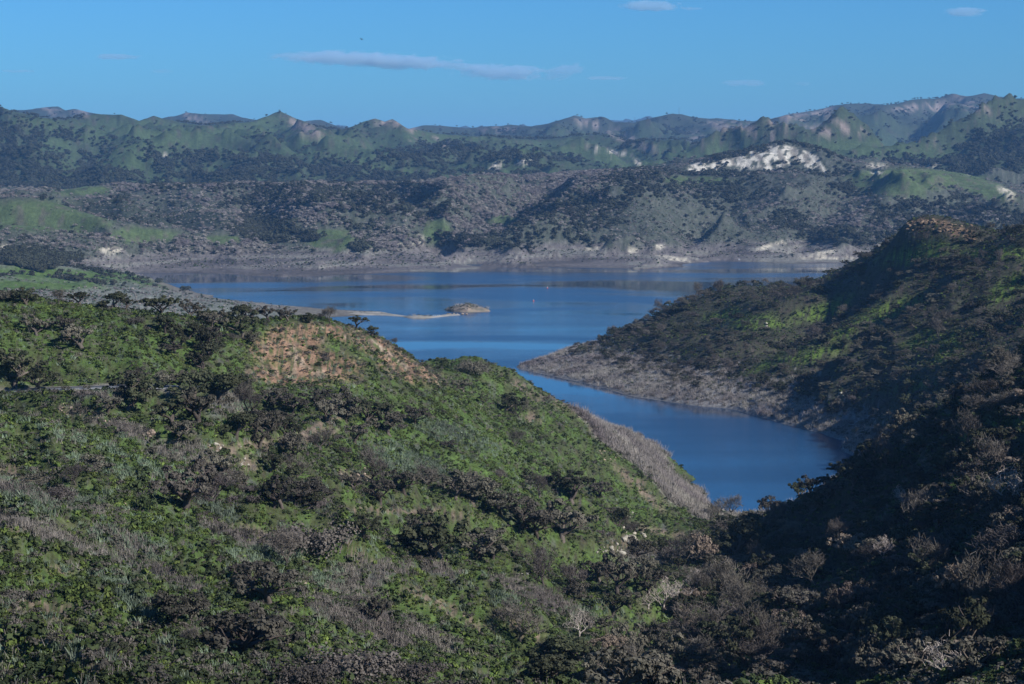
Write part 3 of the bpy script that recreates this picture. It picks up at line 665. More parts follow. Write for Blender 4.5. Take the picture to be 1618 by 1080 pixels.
# instancing of uncountable cover on points
def stuff(name, P, S, K, protos, label=None, cat=None):
    """P points, S scale (n,), K which prototype"""
    n = len(P)
    me = bpy.data.meshes.new(name); me.vertices.add(n); me.vertices.foreach_set('co', np.asarray(P, np.float32).ravel())
    a = me.attributes.new('rot', 'FLOAT_VECTOR', 'POINT'); R = np.stack([rng.normal(size=n) * .08, rng.normal(size=n) * .08, rng.uniform(0, 6.28, n)], 1).astype(np.float32); a.data.foreach_set('vector', R.ravel())
    a = me.attributes.new('scl', 'FLOAT_VECTOR', 'POINT')
    S3 = np.stack([S * rng.uniform(.85, 1.15, n), S * rng.uniform(.85, 1.15, n), S * rng.uniform(.75, 1.15, n)], 1).astype(np.float32); a.data.foreach_set('vector', S3.ravel())
    a = me.attributes.new('kind_index', 'INT', 'POINT'); a.data.foreach_set('value', np.asarray(K, np.int32))
    src = bpy.data.collections.new(name + '_source')
    for i, pm in enumerate(protos):
        src.objects.link(bpy.data.objects.new('%s_source_%02d' % (name, i), pm))
    ng = bpy.data.node_groups.new(name, 'GeometryNodeTree')
    ng.interface.new_socket('Geometry', in_out='INPUT', socket_type='NodeSocketGeometry')
    ng.interface.new_socket('Geometry', in_out='OUTPUT', socket_type='NodeSocketGeometry')
    i_ = ng.nodes.new('NodeGroupInput'); o_ = ng.nodes.new('NodeGroupOutput')
    ci_ = ng.nodes.new('GeometryNodeCollectionInfo'); ci_.inputs['Collection'].default_value = src
    ci_.inputs['Separate Children'].default_value = True; ci_.inputs['Reset Children'].default_value = True
    ip = ng.nodes.new('GeometryNodeInstanceOnPoints'); ip.inputs['Pick Instance'].default_value = True
    def attr(nm, ty):
        q = ng.nodes.new('GeometryNodeInputNamedAttribute'); q.data_type = ty; q.inputs['Name'].default_value = nm; return q.outputs['Attribute']
    L = ng.links.new
    L(i_.outputs[0], ip.inputs['Points']); L(ci_.outputs[0], ip.inputs['Instance'])
    L(attr('kind_index', 'INT'), ip.inputs['Instance Index']); L(attr('rot', 'FLOAT_VECTOR'), ip.inputs['Rotation']); L(attr('scl', 'FLOAT_VECTOR'), ip.inputs['Scale'])
    L(ip.outputs[0], o_.inputs[0])
    o = obj(name, me, kind='stuff', label=label, cat=cat)
    md = o.modifiers.new('scatter', 'NODES'); md.node_group = ng
    return o
CELL_A = np.abs((GX[:-1, 1:] - GX[:-1, :-1]) * (GY[1:, :-1] - GY[:-1, :-1]))
visc = VIS[:-1, :-1] | VIS[1:, 1:]
infr = (GP > -80) & (GP < 1700) & (GR < 1130)
def scatter(dens, n, power=2.0, hid=0.12):
    """n points in proportion to density and the area seen"""
    wq = (dens[:-1, :-1] * infr[:-1, :-1]) * CELL_A / GD[:-1, :-1] ** power * np.where(visc, 1, hid)
    p = (wq / wq.sum()).ravel()
    c = rng.choice(p.size, n, p=p); i, j = np.divmod(c, NU - 1)
    s, t = rng.random(n), rng.random(n)
    def bl(Q): return (Q[i, j] * (1 - t) + Q[i, j + 1] * t) * (1 - s) + (Q[i + 1, j] * (1 - t) + Q[i + 1, j + 1] * t) * s
    return np.stack([bl(GX), bl(GY), bl(GZ)], 1)
land = GZ > 0.25

# ---------------------------------------------------------------- far woods and brush
curv = np.zeros_like(GZ)
sm = (np.roll(GZ, 9, 1) + np.roll(GZ, -9, 1) + np.roll(GZ, 6, 0) + np.roll(GZ, -6, 0)) / 4
hollow = np.clip((sm - GZ) / (GD * .0022), -1, 1)          # +1 in a gully, -1 on a spur
P_fd = [make_blob(100 + k, M_fardark, 8.5, 120, .9, H=1.05) for k in range(4)]
P_fg = [make_blob(110 + k, M_fargrey, 7.5, 130, .5, H=1.1) for k in range(3)]
P_fb = [make_blob(120 + k, M_fargrey, 3.2, 34, .5, 3, .7) for k in range(2)] + [make_blob(125, M_dkgreen, 3.2, 34, .5, 3, .7)]
ringm = sstep(12, 24, GZ)
dd = land * (far | (plain & (GD > 2150) & (GP < 400))) * np.maximum(ringm, plain) * (1 - Z_meadow * .97) * (1 - Z_cliff * .9) * (1 - Z_pale) * (Z_trees_far * 1.0 + .10 * (Z_bare_far > .3) * 0 + .35 * sstep(.1, .6, hollow) * (1 - Z_brush_far * .7) + .012)
hill_top = zone([(1160, 246, 60, 5, -12), (1250, 226, 60, 6, 3), (1320, 250, 40, 5, 35), (1240, 276, 90, 7), (1110, 275, 60, 6), (1150, 262, 10, 4), (1250, 258, 8, 4), (1230, 262, 8, 4), (1290,262,14,8)], .3, 3700, 4200)
dd = dd + hill_top * 1.2 * far
n_t = .04 + sstep(-.15, .12, n_a + .5 * n_c)
grove = zone([(415, 356, 30, 10), (440, 372, 26, 12), (488, 377, 14, 8), (566, 393, 14, 7), (60, 424, 26, 8), (80, 410, 50, 7), (30, 418, 20, 10), (740, 385, 60, 8)], .2, 2150, 4250, .3) * (land * (far | (plain & (GP < 400))))
P = scatter(dd * n_t + grove * 2.2, 21000); K = rng.integers(0, 4, len(P))
stuff('far_oak_woods', P, rng.uniform(.55, 1.15, len(P)), K, P_fd, 'dark oak woods covering the hollows of the hills across the lake', 'woodland')
gd = land * far * ringm * (1 - Z_meadow) * (1 - Z_cliff) * (Z_bare_far + .10) * (1 - Z_trees_far * .75) * (1 - .88 * Z_brush_far) * sstep(-.35, .2, lp(200, 3, 44))
P = scatter(gd, 20000); K = rng.integers(0, 3, len(P))
stuff('far_bare_woods', P, rng.uniform(.5, 1.1, len(P)), K, P_fg, 'pale grey leafless woods on the hills across the lake', 'woodland')
bd = land * (far | plain) * (.35 + .65 * far) * sstep(2, 5, GZ) * (1 - Z_meadow * .9) * (1 - Z_cliff) * (1 - Z_pale) * (1 - Z_plaingreen * .95) * (.5 + .5 * Z_brush_far)
P = scatter(bd, 26000); K = rng.choice(3, len(P), p=[.35, .25, .4])
stuff('far_brush', P, rng.uniform(.5, 1.2, len(P)), K, P_fb, 'low grey brush dotting the far shore and its lower slopes', 'brush')
# dotted range
forest = zone([(60, 280, 150, 26), (120, 225, 70, 14, 20), (230, 240, 40, 12), (330, 270, 90, 22), (420, 265, 60, 16), (560, 270, 90, 16), (660, 280, 70, 12, 5), (20, 210, 40, 40), (300, 255, 90, 12), (640, 245, 60, 10), (900, 250, 30, 6), (720, 240, 60, 10),
               (1400, 255, 140, 8), (1330, 262, 40, 6), (1560, 260, 90, 30, -20), (1000, 228, 30, 6), (820, 248, 60, 12), (400, 300, 80, 8), (200, 285, 60, 14)], .5, 4200, 6100)
skyr = np.minimum(np.interp(GP, *zip(*[(p[0], p[1]) for p in CRESTS[1]])), np.interp(GP, *zip(*[(p[0], p[1]) for p in CRESTS[2]])))
barecrest = .04 + .96 * np.maximum(sstep(5, 12, GR - skyr), (GP > 1260) * (GP < 1500) * .5)
rd = barecrest * rngm * (GD < 6600) * (forest * 1.0 + .05 + .35 * sstep(.05, .5, hollow)) * (1 - Z_rangegreen * .93) * (.05 + sstep(-.12, .12, n_a + .6 * n_c))
P = scatter(rd, 24000); K = rng.integers(0, 4, len(P))
stuff('range_oak_woods', P, rng.uniform(.7, 1.5, len(P)), K, P_fd, 'oak woods dotted over the green range behind the lake hills', 'woodland')
rd = barecrest * rngm * (GD >= 6600) * (GD < 11000) * (.04 + .5 * sstep(.1, .6, hollow)) * sstep(0, .3, n_a)
P = scatter(rd, 6000); K = rng.integers(0, 4, len(P))
stuff('distant_oak_woods', P, rng.uniform(.9, 1.7, len(P)), K, P_fd, 'thin dark woods in the folds of the farthest range', 'woodland')

# ---------------------------------------------------------------- ground cover of the near slopes
P_cov = ([make_blob(200 + k, M_green, 1.1, 34, .17, 4, .6) for k in range(3)] + [make_blob(205 + k, M_dkgreen, 1.2, 34, .17, 4, .65) for k in range(2)] + [make_stalks(210 + k, M_sage) for k in range(2)]
         + [make_stalks(215 + k, M_dry, 34, .8, .035, .9, .4) for k in range(2)] + [make_blob(220 + k, M_shrub, 1.5, 48, .12, 5, .7) for k in range(2)] + [make_stalks(225, M_wool, 40, 1.5, .04, 1.0, .35)])
road_clear = sstep(4.5, 7, RD)
left = near * (GP < 1130) * ((RD > 5) * np.where((GD > 468) & (GD < 501) & (GP > 40) & (GP < 310), .12, 1.0))
Z_sage = zone([(45, 795, 45, 16), (200, 860, 60, 12, 15), (160, 740, 50, 8, 15), (130, 700, 60, 7, 20), (260, 755, 60, 8, 20), (800, 955, 26, 12, 30), (640, 730, 60, 18, 20), (420, 880, 50, 14), (340, 810, 30, 8, 20), (380, 640, 16, 8), (950, 975, 50, 6, 10), (520, 915, 30, 12),
                (210, 950, 50, 10, 40), (720, 690, 60, 14, 20), (100, 790, 60, 10, 10)], .6, 0, 1005)
bare_ = np.clip(Z_soil * .8 + Z_orange * .85 + Z_trail + Z_flat * .9, 0, 1)
g1 = (.18 + .82 * open_g) * land * left * (1 - bare_) * (1 - Z_paleshore) * (.08 + .92 * sstep(-.2, .2, n_a * 1.2 + n_b * .6 + Z_lush * .5 + .5 * (1 - sstep(.22, .45, lp(220, 4, 8))) - .4)) * (1 - .95 * Z_gdry)
def allz(P): return P
Pa = scatter(g1, 62000, 1.7); Ka = rng.integers(0, 3, len(Pa)); Sa = np.minimum(1.5, .28 + rng.gamma(2, .2, len(Pa)))
g2 = (.2 + .8 * open_g) * land * left * (1 - bare_) * (.1 + .9 * sstep(0, .35, lp(180, 4, 77))) * (1 - .6 * Z_lush)
Pb = scatter(g2, 20000, 1.7); Kb = rng.integers(3, 5, len(Pb)); Sb = np.minimum(2.0, .3 + rng.gamma(2, .28, len(Pb)))
g3 = land * left * (Z_sage + .03)
Pc = scatter(g3, 7000, 1.6); Kc = rng.integers(5, 7, len(Pc)); Sc = rng.uniform(.6, 1.4, len(Pc))
g4 = land * left * (Z_gdry + Z_paleshore * 2 + .02)
Pd = scatter(g4, 15000, 1.7); Kd = rng.integers(7, 9, len(Pd)); Sd = rng.uniform(.6, 1.5, len(Pd))
g5 = land * left * (.2 + Z_gdry + .5 * Z_orange + sstep(.1, .5, lp(120, 3, 90))) * (1 - Z_lush * .8)
Pe = scatter(g5, 7000, 1.7); Ke = rng.integers(9, 11, len(Pe)); Se = rng.uniform(.5, 1.6, len(Pe))
def cat_(*L): return np.concatenate(L)
stuff('hillside_plants', cat_(Pa, Pb, Pc), cat_(Sa, Sb, Sc), cat_(Ka, Kb, Kc), P_cov, 'leafy green and silvery plants carpeting the near left hillside', 'ground cover')
stuff('dry_grass', cat_(Pd, Pe), cat_(Sd, Se), cat_(Kd, Ke), P_cov, 'dry grey grass and twiggy brush in bands on the left hillside', 'dry grass')
# right slopes and peninsula
rr = near & (GP >= 1100)
h1 = land * (rr | mid) * sstep(9, 16, GZ) * (.3 + sstep(-.2, .3, n_a) + 1.5 * Z_pengreen * mid)
Pa = scatter(h1, 16000, 1.4); Ka = rng.choice([0, 1, 2, 3, 4, 3, 4], len(Pa)); Sa = rng.uniform(.8, 2.0, len(Pa))
h2 = land * (rr | mid) * (.5 + sstep(-.2, .3, n_b)) * (1 - .8 * Z_pengreen)
Pb = scatter(h2, 12000, 1.4); Kb = rng.choice([9, 10, 3], len(Pb)); Sb = rng.uniform(.8, 2.2, len(Pb))
stuff('right_slope_brush', cat_(Pa, Pb), cat_(Sa, Sb), cat_(Ka, Kb), P_cov, 'low green and grey brush over the right slope and peninsula', 'brush')
h3 = land * mid * (1 - sstep(7, 14, GZ + n_b * 12)) * (.25 + sstep(-.2, .25, n_b)) + land * left * Z_paleshore * 2 + land * rr * (GP > 1100) * (1 - sstep(6, 12, GZ)) * .3
P = scatter(h3, 14000, 1.4); K = rng.choice([11, 11, 9, 10, 8], len(P))
stuff('shore_reeds', P, rng.uniform(.9, 2.0, len(P)), K, P_cov, 'pale purple grey dry brush standing along the cove shore', 'reeds')

# ---------------------------------------------------------------- trees and shrubs of the near slopes, one object each
def W8(ms): return ms
K_OAK = [make_oak(300 + k, M_oak, 2300, open_=(k % 2 == 0)) for k in range(4)]
K_BRN = [make_oak(310 + k, M_brown, 2300, open_=(k % 2 == 0), leaf=.2) for k in range(4)]
K_TAN = [make_oak(320 + k, M_tan, 2200, leaf=.2) for k in range(2)]
K_BARE = [make_bare(330 + k, M_twig) for k in range(3)]
K_DEAD = [make_bare(340 + k, M_pale, ntw=160) for k in range(2)]
K_SHR = [make_shrub(350 + k, M_shrub) for k in range(3)]
K_SHD = [make_shrub(355 + k, M_twig, n=520, size=.10) for k in range(2)]
K_SHG = [make_shrub(360 + k, M_dkgreen) for k in range(2)]
K_SHB = [make_shrub(370 + k, M_shrub, 8.0, 2400, .16, 16, .6) for k in range(2)]
K_SHDB = [make_shrub(375 + k, M_twig, 8.0, 3000, .13, 16, .6) for k in range(2)]
KIND = {'o': ('oak_tree', K_OAK, 8.0, 'oak', 'crown'), 'b': ('scorched_oak_tree', K_BRN, 8.0, 'oak', 'crown'), 't': ('dry_leaved_tree', K_TAN, 8.0, 'tree', 'crown'),
        'n': ('bare_tree', K_BARE, 6.0, 'bare tree', 'branches'), 'd': ('dead_tree', K_DEAD, 6.0, 'dead tree', 'branches'),
        's': ('grey_shrub', K_SHR, 3.0, 'shrub', None), 'u': ('twiggy_shrub', K_SHD, 3.0, 'shrub', None), 'g': ('green_shrub', K_SHG, 3.0, 'shrub', None)}
PROTO = {}
def plant(kind, x, y, width, label, group=None, hs=1.0):
    name, ms, w0, cat, crown = KIND[kind]
    if kind in 'su' and width > 4.5: ms = K_SHB if kind == 's' else K_SHDB; w0 = 8.0
    k = rng.integers(0, len(ms)); s = width / w0; big = w0
    z = ground(x, y) - .05 * s
    if (kind, k, big) not in PROTO:
        if crown:
            root = bpy.data.objects.new(name, None); root.empty_display_size = .5
            a = bpy.data.objects.new(crown, ms[k][0])
            if crown == 'branches': a['kind'] = 'stuff'
            b = bpy.data.objects.new('trunk', ms[k][1])
            ch = [a, b]
        else:
            root = bpy.data.objects.new(name, ms[k]); ch = []
        PROTO[(kind, k, big)] = (root, ch)
    else:
        r0, c0 = PROTO[(kind, k, big)]
        root = r0.copy(); ch = [c.copy() for c in c0]
    COL.objects.link(root)
    for c in ch: COL.objects.link(c); c.parent = root
    root.location = (x, y, z); root.rotation_euler = (rng.normal() * .05, rng.normal() * .05, rng.uniform(0, 6.28))
    root.scale = (s * rng.uniform(.92, 1.08), s * rng.uniform(.92, 1.08), s * hs * rng.uniform(.88, 1.1))
    root['label'] = label; root['category'] = cat
    if group: root['group'] = group
    elif 'group' in root: del root['group']
    return root
def plant_at(kind, px, py, wpx, label, group=None, hs=1.0):
    x, y, z = hit(px, py)
    while y > (720 if px < 640 else 860 if px < 1100 else 800) or abs(z) < .3:      # stay on the near side of the crest
        py += 1.5; x, y, z = hit(px, py)
    return plant(kind, x, y, wpx * y / FPX, label, group, hs)
# foot of the trunk (column, row), crown width in photograph pixels
RIDGE = 'oaks along the crest of the left hill'
GUL = 'trees crowding the gullies of the left hillside'
SL = 'trees scattered on the open left slope'
HAND = [
 ('s',12,474,50,'grey rounded shrub at the far left end of the hill crest',RIDGE), ('o',45,482,46,'dark squat oak second from the left on the grassy hill crest',RIDGE), ('n',92,482,26,'thin bare tree on the crest between two dark oaks at left',RIDGE),
 ('o',128,481,40,'small dark oak with upright limbs on the crest above the green slope',RIDGE), ('o',175,484,46,'twin crowned dark oak on the crest left of the spreading oak',RIDGE), ('o',200,486,30,'narrow dark oak leaning right beside the twin crowned one',RIDGE),
 ('o',256,500,56,'broad spreading dark oak on the crest against the pale plain',RIDGE), ('o',327,510,36,'flat topped oak standing on the crest left of the oak cluster',RIDGE), ('o',373,505,44,'tall dark oak at the left of the crest cluster above the orange bank',RIDGE),
 ('b',396,508,40,'grey brown oak in the middle of the crest cluster',RIDGE), ('b',425,506,36,'airy brown oak on the crest right of the cluster',RIDGE), ('b',456,506,34,'round brown oak on the crest just before the orange bank',RIDGE),
 ('o',492,510,26,'little dark oak on the crest at the top of the orange bank',RIDGE), ('n',524,511,30,'bare crooked tree on the crest over the spit in the lake',RIDGE), ('o',562,518,34,'low dark oak on the shoulder where the crest turns down to the lake',RIDGE),
 ('o',588,532,26,'small dark oak just below the shoulder against the blue water',RIDGE), ('n',623,545,14,'tiny bare sapling on the skyline of the orange bank against water',RIDGE),
 ('b',60,530,54,'grey oak high on the green slope at the left edge',SL), ('b',105,524,44,'grey oak on the upper green slope under the crest',SL), ('b',132,550,66,'wide bare limbed oak halfway down the upper green slope',SL), ('s',215,514,34,'small grey bush just under the spreading crest oak',SL),
 ('o',262,526,46,'oak under the crest with dark shade to its left',SL), ('o',298,535,40,'dark bush like oak on the upper slope below the flat topped oak',SL), ('b',338,545,50,'grey oak on the slope between crest cluster and road trees',SL), ('o',380,532,58,'wide forked oak below the crest cluster beside the orange soil',SL),
 ('b',404,545,34,'slim brown oak at the left edge of the orange bank',SL), ('o',318,575,60,'dense dark oak at the centre of the slope above the road',SL), ('o',275,555,40,'dark oak left of the dense one above the road',SL),
 ('o',28,612,78,'large dark oak beside the left end of the pale road',SL), ('o',62,614,54,'dark oak standing right where the pale road comes out',SL), ('s',105,616,20,'small dark bush on the road edge near its left end',SL), ('s',138,614,18,'small round bush in front of the middle of the road',SL),
 ('b',225,608,46,'grey twiggy oak at the right end of the visible road',SL), ('b',252,612,40,'grey twiggy oak behind the roadside one',SL), ('o',305,632,78,'tall dark oak where the road disappears into trees',GUL), ('o',345,630,74,'tallest dense dark oak in the middle of the left slope',GUL), ('b',283,612,40,'grey open oak left of the tall roadside oaks',GUL),
 ('o',198,645,78,'broad dark oak below the road with its shade on grass',GUL), ('b',170,650,44,'grey oak touching the left side of the broad one under the road',GUL), ('b',318,668,84,'broad grey oak in the basin under the road',GUL), ('o',272,672,60,'dark oak at the left rim of the basin',GUL),
 ('b',395,622,46,'grey oak at the foot of the orange bank',GUL), ('b',425,640,54,'grey brown oak in the basin under the orange bank',GUL), ('o',372,690,60,'dark oak in front in the basin beside the pale track',GUL), ('b',412,680,54,'grey oak right of the dark one beside the pale track',GUL), ('b',462,652,60,'broad grey oak in the right part of the basin',GUL),
 ('b',500,640,50,'grey oak at the right rim of the basin',GUL), ('o',452,690,50,'dark bushy oak over the pale track',GUL), ('b',535,655,60,'grey oak on the slope right of the basin',GUL), ('o',578,670,66,'dark oak in the shaded hollow at the middle of the left hill',GUL), ('b',618,690,64,'grey brown oak at the right end of the shaded hollow',GUL), ('b',560,700,50,'grey oak in front of the shaded hollow',GUL),
 ('n',120,765,36,'bare dark tree on the slope between rubble and silvery plants',SL), ('b',290,800,110,'widest grey oak in the middle of the left hillside',GUL), ('b',335,790,84,'burnt looking oak with twisted limbs beside the widest one',GUL), ('u',90,790,60,'dark twiggy bush left of the flat grassy patch',SL),
 ('o',430,800,60,'dark oak low in the main gully',GUL), ('b',470,790,64,'grey oak in the main gully right of the dark one',GUL), ('b',385,775,50,'grey oak at the head of the main gully',GUL), ('o',505,800,40,'small dark oak on the gully edge',GUL), ('b',560,775,50,'grey oak above the rubble slope',GUL), ('b',600,795,60,'grey brown oak under the pale rubble slope',GUL),
 ('b',640,780,70,'grey oak on the level bench in the middle of the hill',GUL), ('o',573,845,56,'dark leaning oak on the edge of the bright green slope',SL), ('o',704,884,112,'wide black green oak with a thick trunk at the top of the bright green slope',SL), ('b',755,880,84,'grey brown oak right behind the wide black green oak',GUL),
 ('b',665,860,74,'grey oak left behind the wide black green oak',GUL), ('b',748,800,90,'large lit grey brown oak in the middle of the right flank',GUL), ('b',720,790,70,'grey oak joined to the left of the large lit one',GUL), ('b',790,812,66,'grey oak joined to the right of the large lit one',GUL), ('b',820,840,74,'grey brown oak on the lower bench beside the grass terrace',GUL),
 ('b',852,850,70,'round grey oak in the row over the bright grass strip',GUL), ('b',890,856,84,'dense grey brown oak at the right end of the row',GUL), ('o',908,795,72,'dark solitary oak with its shade on bright grass',SL), ('b',945,785,40,'small grey oak uphill of the dark solitary one',SL),
 ('o',796,648,44,'dark oak alone on the upper flank facing the lake',SL), ('n',822,662,34,'upright bare tree next to the lone oak above the lake',SL), ('o',762,640,22,'small bush near the skyline bump over the lake',SL), ('s',745,590,60,'dark scrub in the notch on the skyline above the water',SL),
 ('b',430,955,120,'open crowned oak with a clear black trunk on the bright slope',SL), ('b',395,930,80,'grey oak touching the left of the open crowned one',SL), ('u',492,880,130,'large dark thorny thicket above the bare earth patch',SL), ('n',455,900,60,'bare dark tree at the left end of the thorny thicket',SL),
 ('b',395,1040,150,'huge grey dead leaved oak at the bottom of the picture left of centre',SL), ('b',355,1030,90,'grey oak leaning into the left side of the huge one',SL), ('o',187,1042,60,'small wind bent oak with a bare slanting trunk at bottom left',SL), ('n',300,1022,34,'pale broken bare tree in the dark gully at bottom left',SL),
 ('u',560,1080,150,'dark grey thicket along the bottom edge left of centre',SL), ('u',640,1078,110,'dark thicket on the bottom edge in the centre',SL), ('u',480,1090,120,'grey thicket at the bottom edge under the huge oak',SL), ('u',565,955,50,'round grey twiggy bush left on the bright slope',SL), ('u',600,965,44,'round brown twiggy bush beside the grey one',SL), ('s',680,882,26,'small dark round bush on the bright slope under the oak',SL),
 ('n',822,1010,70,'bare grey tree at the lower rim of the shaded valley',SL), ('n',862,925,60,'bare grey tree on the lower slope above the dry grass',SL), ('n',900,938,56,'bare brown tree right of the grey one near the valley',SL), ('b',925,945,50,'brown tree at the edge of the valley shade',SL), ('b',950,920,60,'grey brown tree uphill of the valley shade',SL),
 ('d',1048,965,60,'white bleached dead tree standing before the dark valley',None), ('d',1075,958,50,'second white dead tree just right of the bleached one',None), ('d',1024,960,30,'thin white snag left of the two bleached dead trees',None), ('d',915,1005,50,'low bleached snag lying in grass at the shade edge',None),
 ('d',1600,800,90,'tall tree with white limbs at the right edge of the picture',None), ('d',1495,1075,80,'fallen white branches at the bottom right corner',None), ('d',1395,885,40,'small white forked snag in the wooded slope',None), ('d',1430,800,40,'pale limbed tree on the sunny edge above the cove',None), ('d',1100,940,44,'white branched snag beside the brown trees at valley mouth',None),
 ('o',1277,818,64,'round dark oak on the valley mouth skyline against the water',None), ('o',1160,880,96,'largest dark green oak at the valley mouth',None), ('o',1122,890,60,'dark oak at the left foot of the valley mouth group',None), ('t',1250,862,54,'sunlit tan leaved tree in front of the dark valley mouth oaks',None), ('o',1195,850,60,'dark rounded oak right behind the valley mouth group',None),
 ('b',1225,838,40,'grey crowned oak just under the water line of the inlet',None), ('t',1095,965,54,'yellow green tree lit at the left end of the shaded woods',None), ('t',1335,890,60,'tan leaved tree catching sun in the middle of the woods',None), ('t',1245,990,56,'olive brown tree lit alone in the dark woods',None), ('t',1430,905,60,'dull yellow tree lit on the dark right slope',None), ('b',1440,1060,90,'grey leaved tree lit at the bottom near the fallen branches',None),
 ('b',1540,1070,120,'big grey bush of fine branches at the bottom right',None), ('b',1330,1060,80,'grey tree low in the deep shade at the bottom',None),
]
for h_ in HAND: plant_at(*h_)

# the rest: trees no one could single out, thick on the right
def fill(dens, n, power, kinds, probs, lo, hi, label, group, out):
    P = scatter(dens, n, power, .05); K = rng.choice(kinds, n, p=probs); W = rng.uniform(lo, hi, n)
    for p, k, w_ in zip(P, K, W):
        out.append((w_ / p[1] * (1.4 if k in 'sug' else 1), k, p[0], p[1], w_ * (.5 if k in 'sug' else 1), label[k], group))
cand = []
woods = land * near * (GP > 1090) * zone([(1250, 960, 200, 150), (1500, 900, 250, 260), (1500, 700, 160, 60, -35), (1400, 760, 100, 50, -30), (1000, 1040, 120, 60), (1180, 870, 80, 40), (1610, 620, 60, 50), (1590, 1000, 200, 200)], .3, 300, 900) + land * near * (GP > 860) * (GP <= 1110) * zone([(1020, 1000, 110, 60, -20), (980, 1060, 120, 40), (1080, 940, 60, 40)], .3)
fill(woods, 520, 2.0, ['b', 'o', 't', 'n', 's', 'u'], [.42, .26, .05, .11, .08, .08], 5.5, 10.5,
     {'b': 'grey brown oak packed in the shaded woods at lower right', 'o': 'dark green oak packed in the shaded woods at lower right', 't': 'tan leaved tree scattered in the shaded woods at lower right', 'n': 'bare grey tree scattered in the shaded woods at lower right',
      's': 'grey shrub between trees of the lower right woods', 'u': 'twiggy shrub between trees of the lower right woods'}, 'trees of the shaded woods at lower right', cand)
pen = land * mid * (GD < 1640) * sstep(4, 9, GZ) * (1 - Z_pengreen * .85) * (1 - zone([(1465,350,60,14),(1500,360,60,14)], .3, 1200, 1600)) * (.25 + sstep(-.3, .2, lp(170, 3, 55)) + .6 * sstep(0, .5, hollow) + zone([(1060, 490, 40, 16), (1110, 460, 50, 10), (1000, 520, 50, 14, -15), (1160, 445, 50, 8)], .3) * 1.5) * (GP > 905)
fill(pen, 1250, 1.3, ['b', 'o', 'n', 's', 'u', 'g'], [.34, .24, .10, .14, .10, .08], 4.5, 9.0,
     {'b': 'grey brown oak on the slopes of the right peninsula', 'o': 'dark oak on the slopes of the right peninsula', 'n': 'bare tree on the slopes of the right peninsula', 's': 'grey shrub on the slopes of the right peninsula',
      'u': 'twiggy shrub on the slopes of the right peninsula', 'g': 'green shrub on the slopes of the right peninsula'}, 'trees and shrubs of the right peninsula', cand)
lefts = land * left * (zone([(340, 640, 90, 60), (470, 690, 90, 50), (600, 690, 80, 40, 10), (760, 800, 120, 50), (860, 850, 90, 40), (450, 790, 110, 36, 10), (1010, 890, 90, 30), (560, 560, .1, .1), (300, 540, 70, 30), (640, 760, 80, 40), (340, 1020, 80, 50), (1000, 830, 60, 30)], .5, 0, 1005) + .05)
fill(lefts, 130, 1.7, ['b', 'o', 'n', 's', 'u', 'g'], [.30, .14, .14, .16, .18, .08], 4.0, 9.5,
     {'b': 'grey brown oak filling out a gully of the left hillside', 'o': 'dark oak filling out a gully of the left hillside', 'n': 'bare tree in the gullies of the left hillside', 's': 'grey shrub in the gullies of the left hillside',
      'u': 'twiggy shrub in the gullies of the left hillside', 'g': 'dark green shrub in the gullies of the left hillside'}, 'trees filling the gullies of the left hillside', cand)
bank = land * left * (Z_orange + .4 * Z_soil + .12) * (.08 + sstep(0, .3, lp(130, 3, 66)))
fill(bank, 190, 1.7, ['s', 'u', 'g'], [.4, .35, .25], 3.0, 7.0,
     {'s': 'grey shrub on the open banks of the left hill', 'u': 'twiggy shrub on the open banks of the left hill', 'g': 'dark green shrub on the open banks of the left hill'}, 'shrubs dotting the orange bank and open slopes', cand)
cand.sort(key=lambda c: -c[0])
LOOK = {'b': 'grey brown oak', 'o': 'dark oak', 't': 'tan leaved tree', 'n': 'bare grey tree', 's': 'grey shrub', 'u': 'twiggy shrub', 'g': 'dark green shrub'}
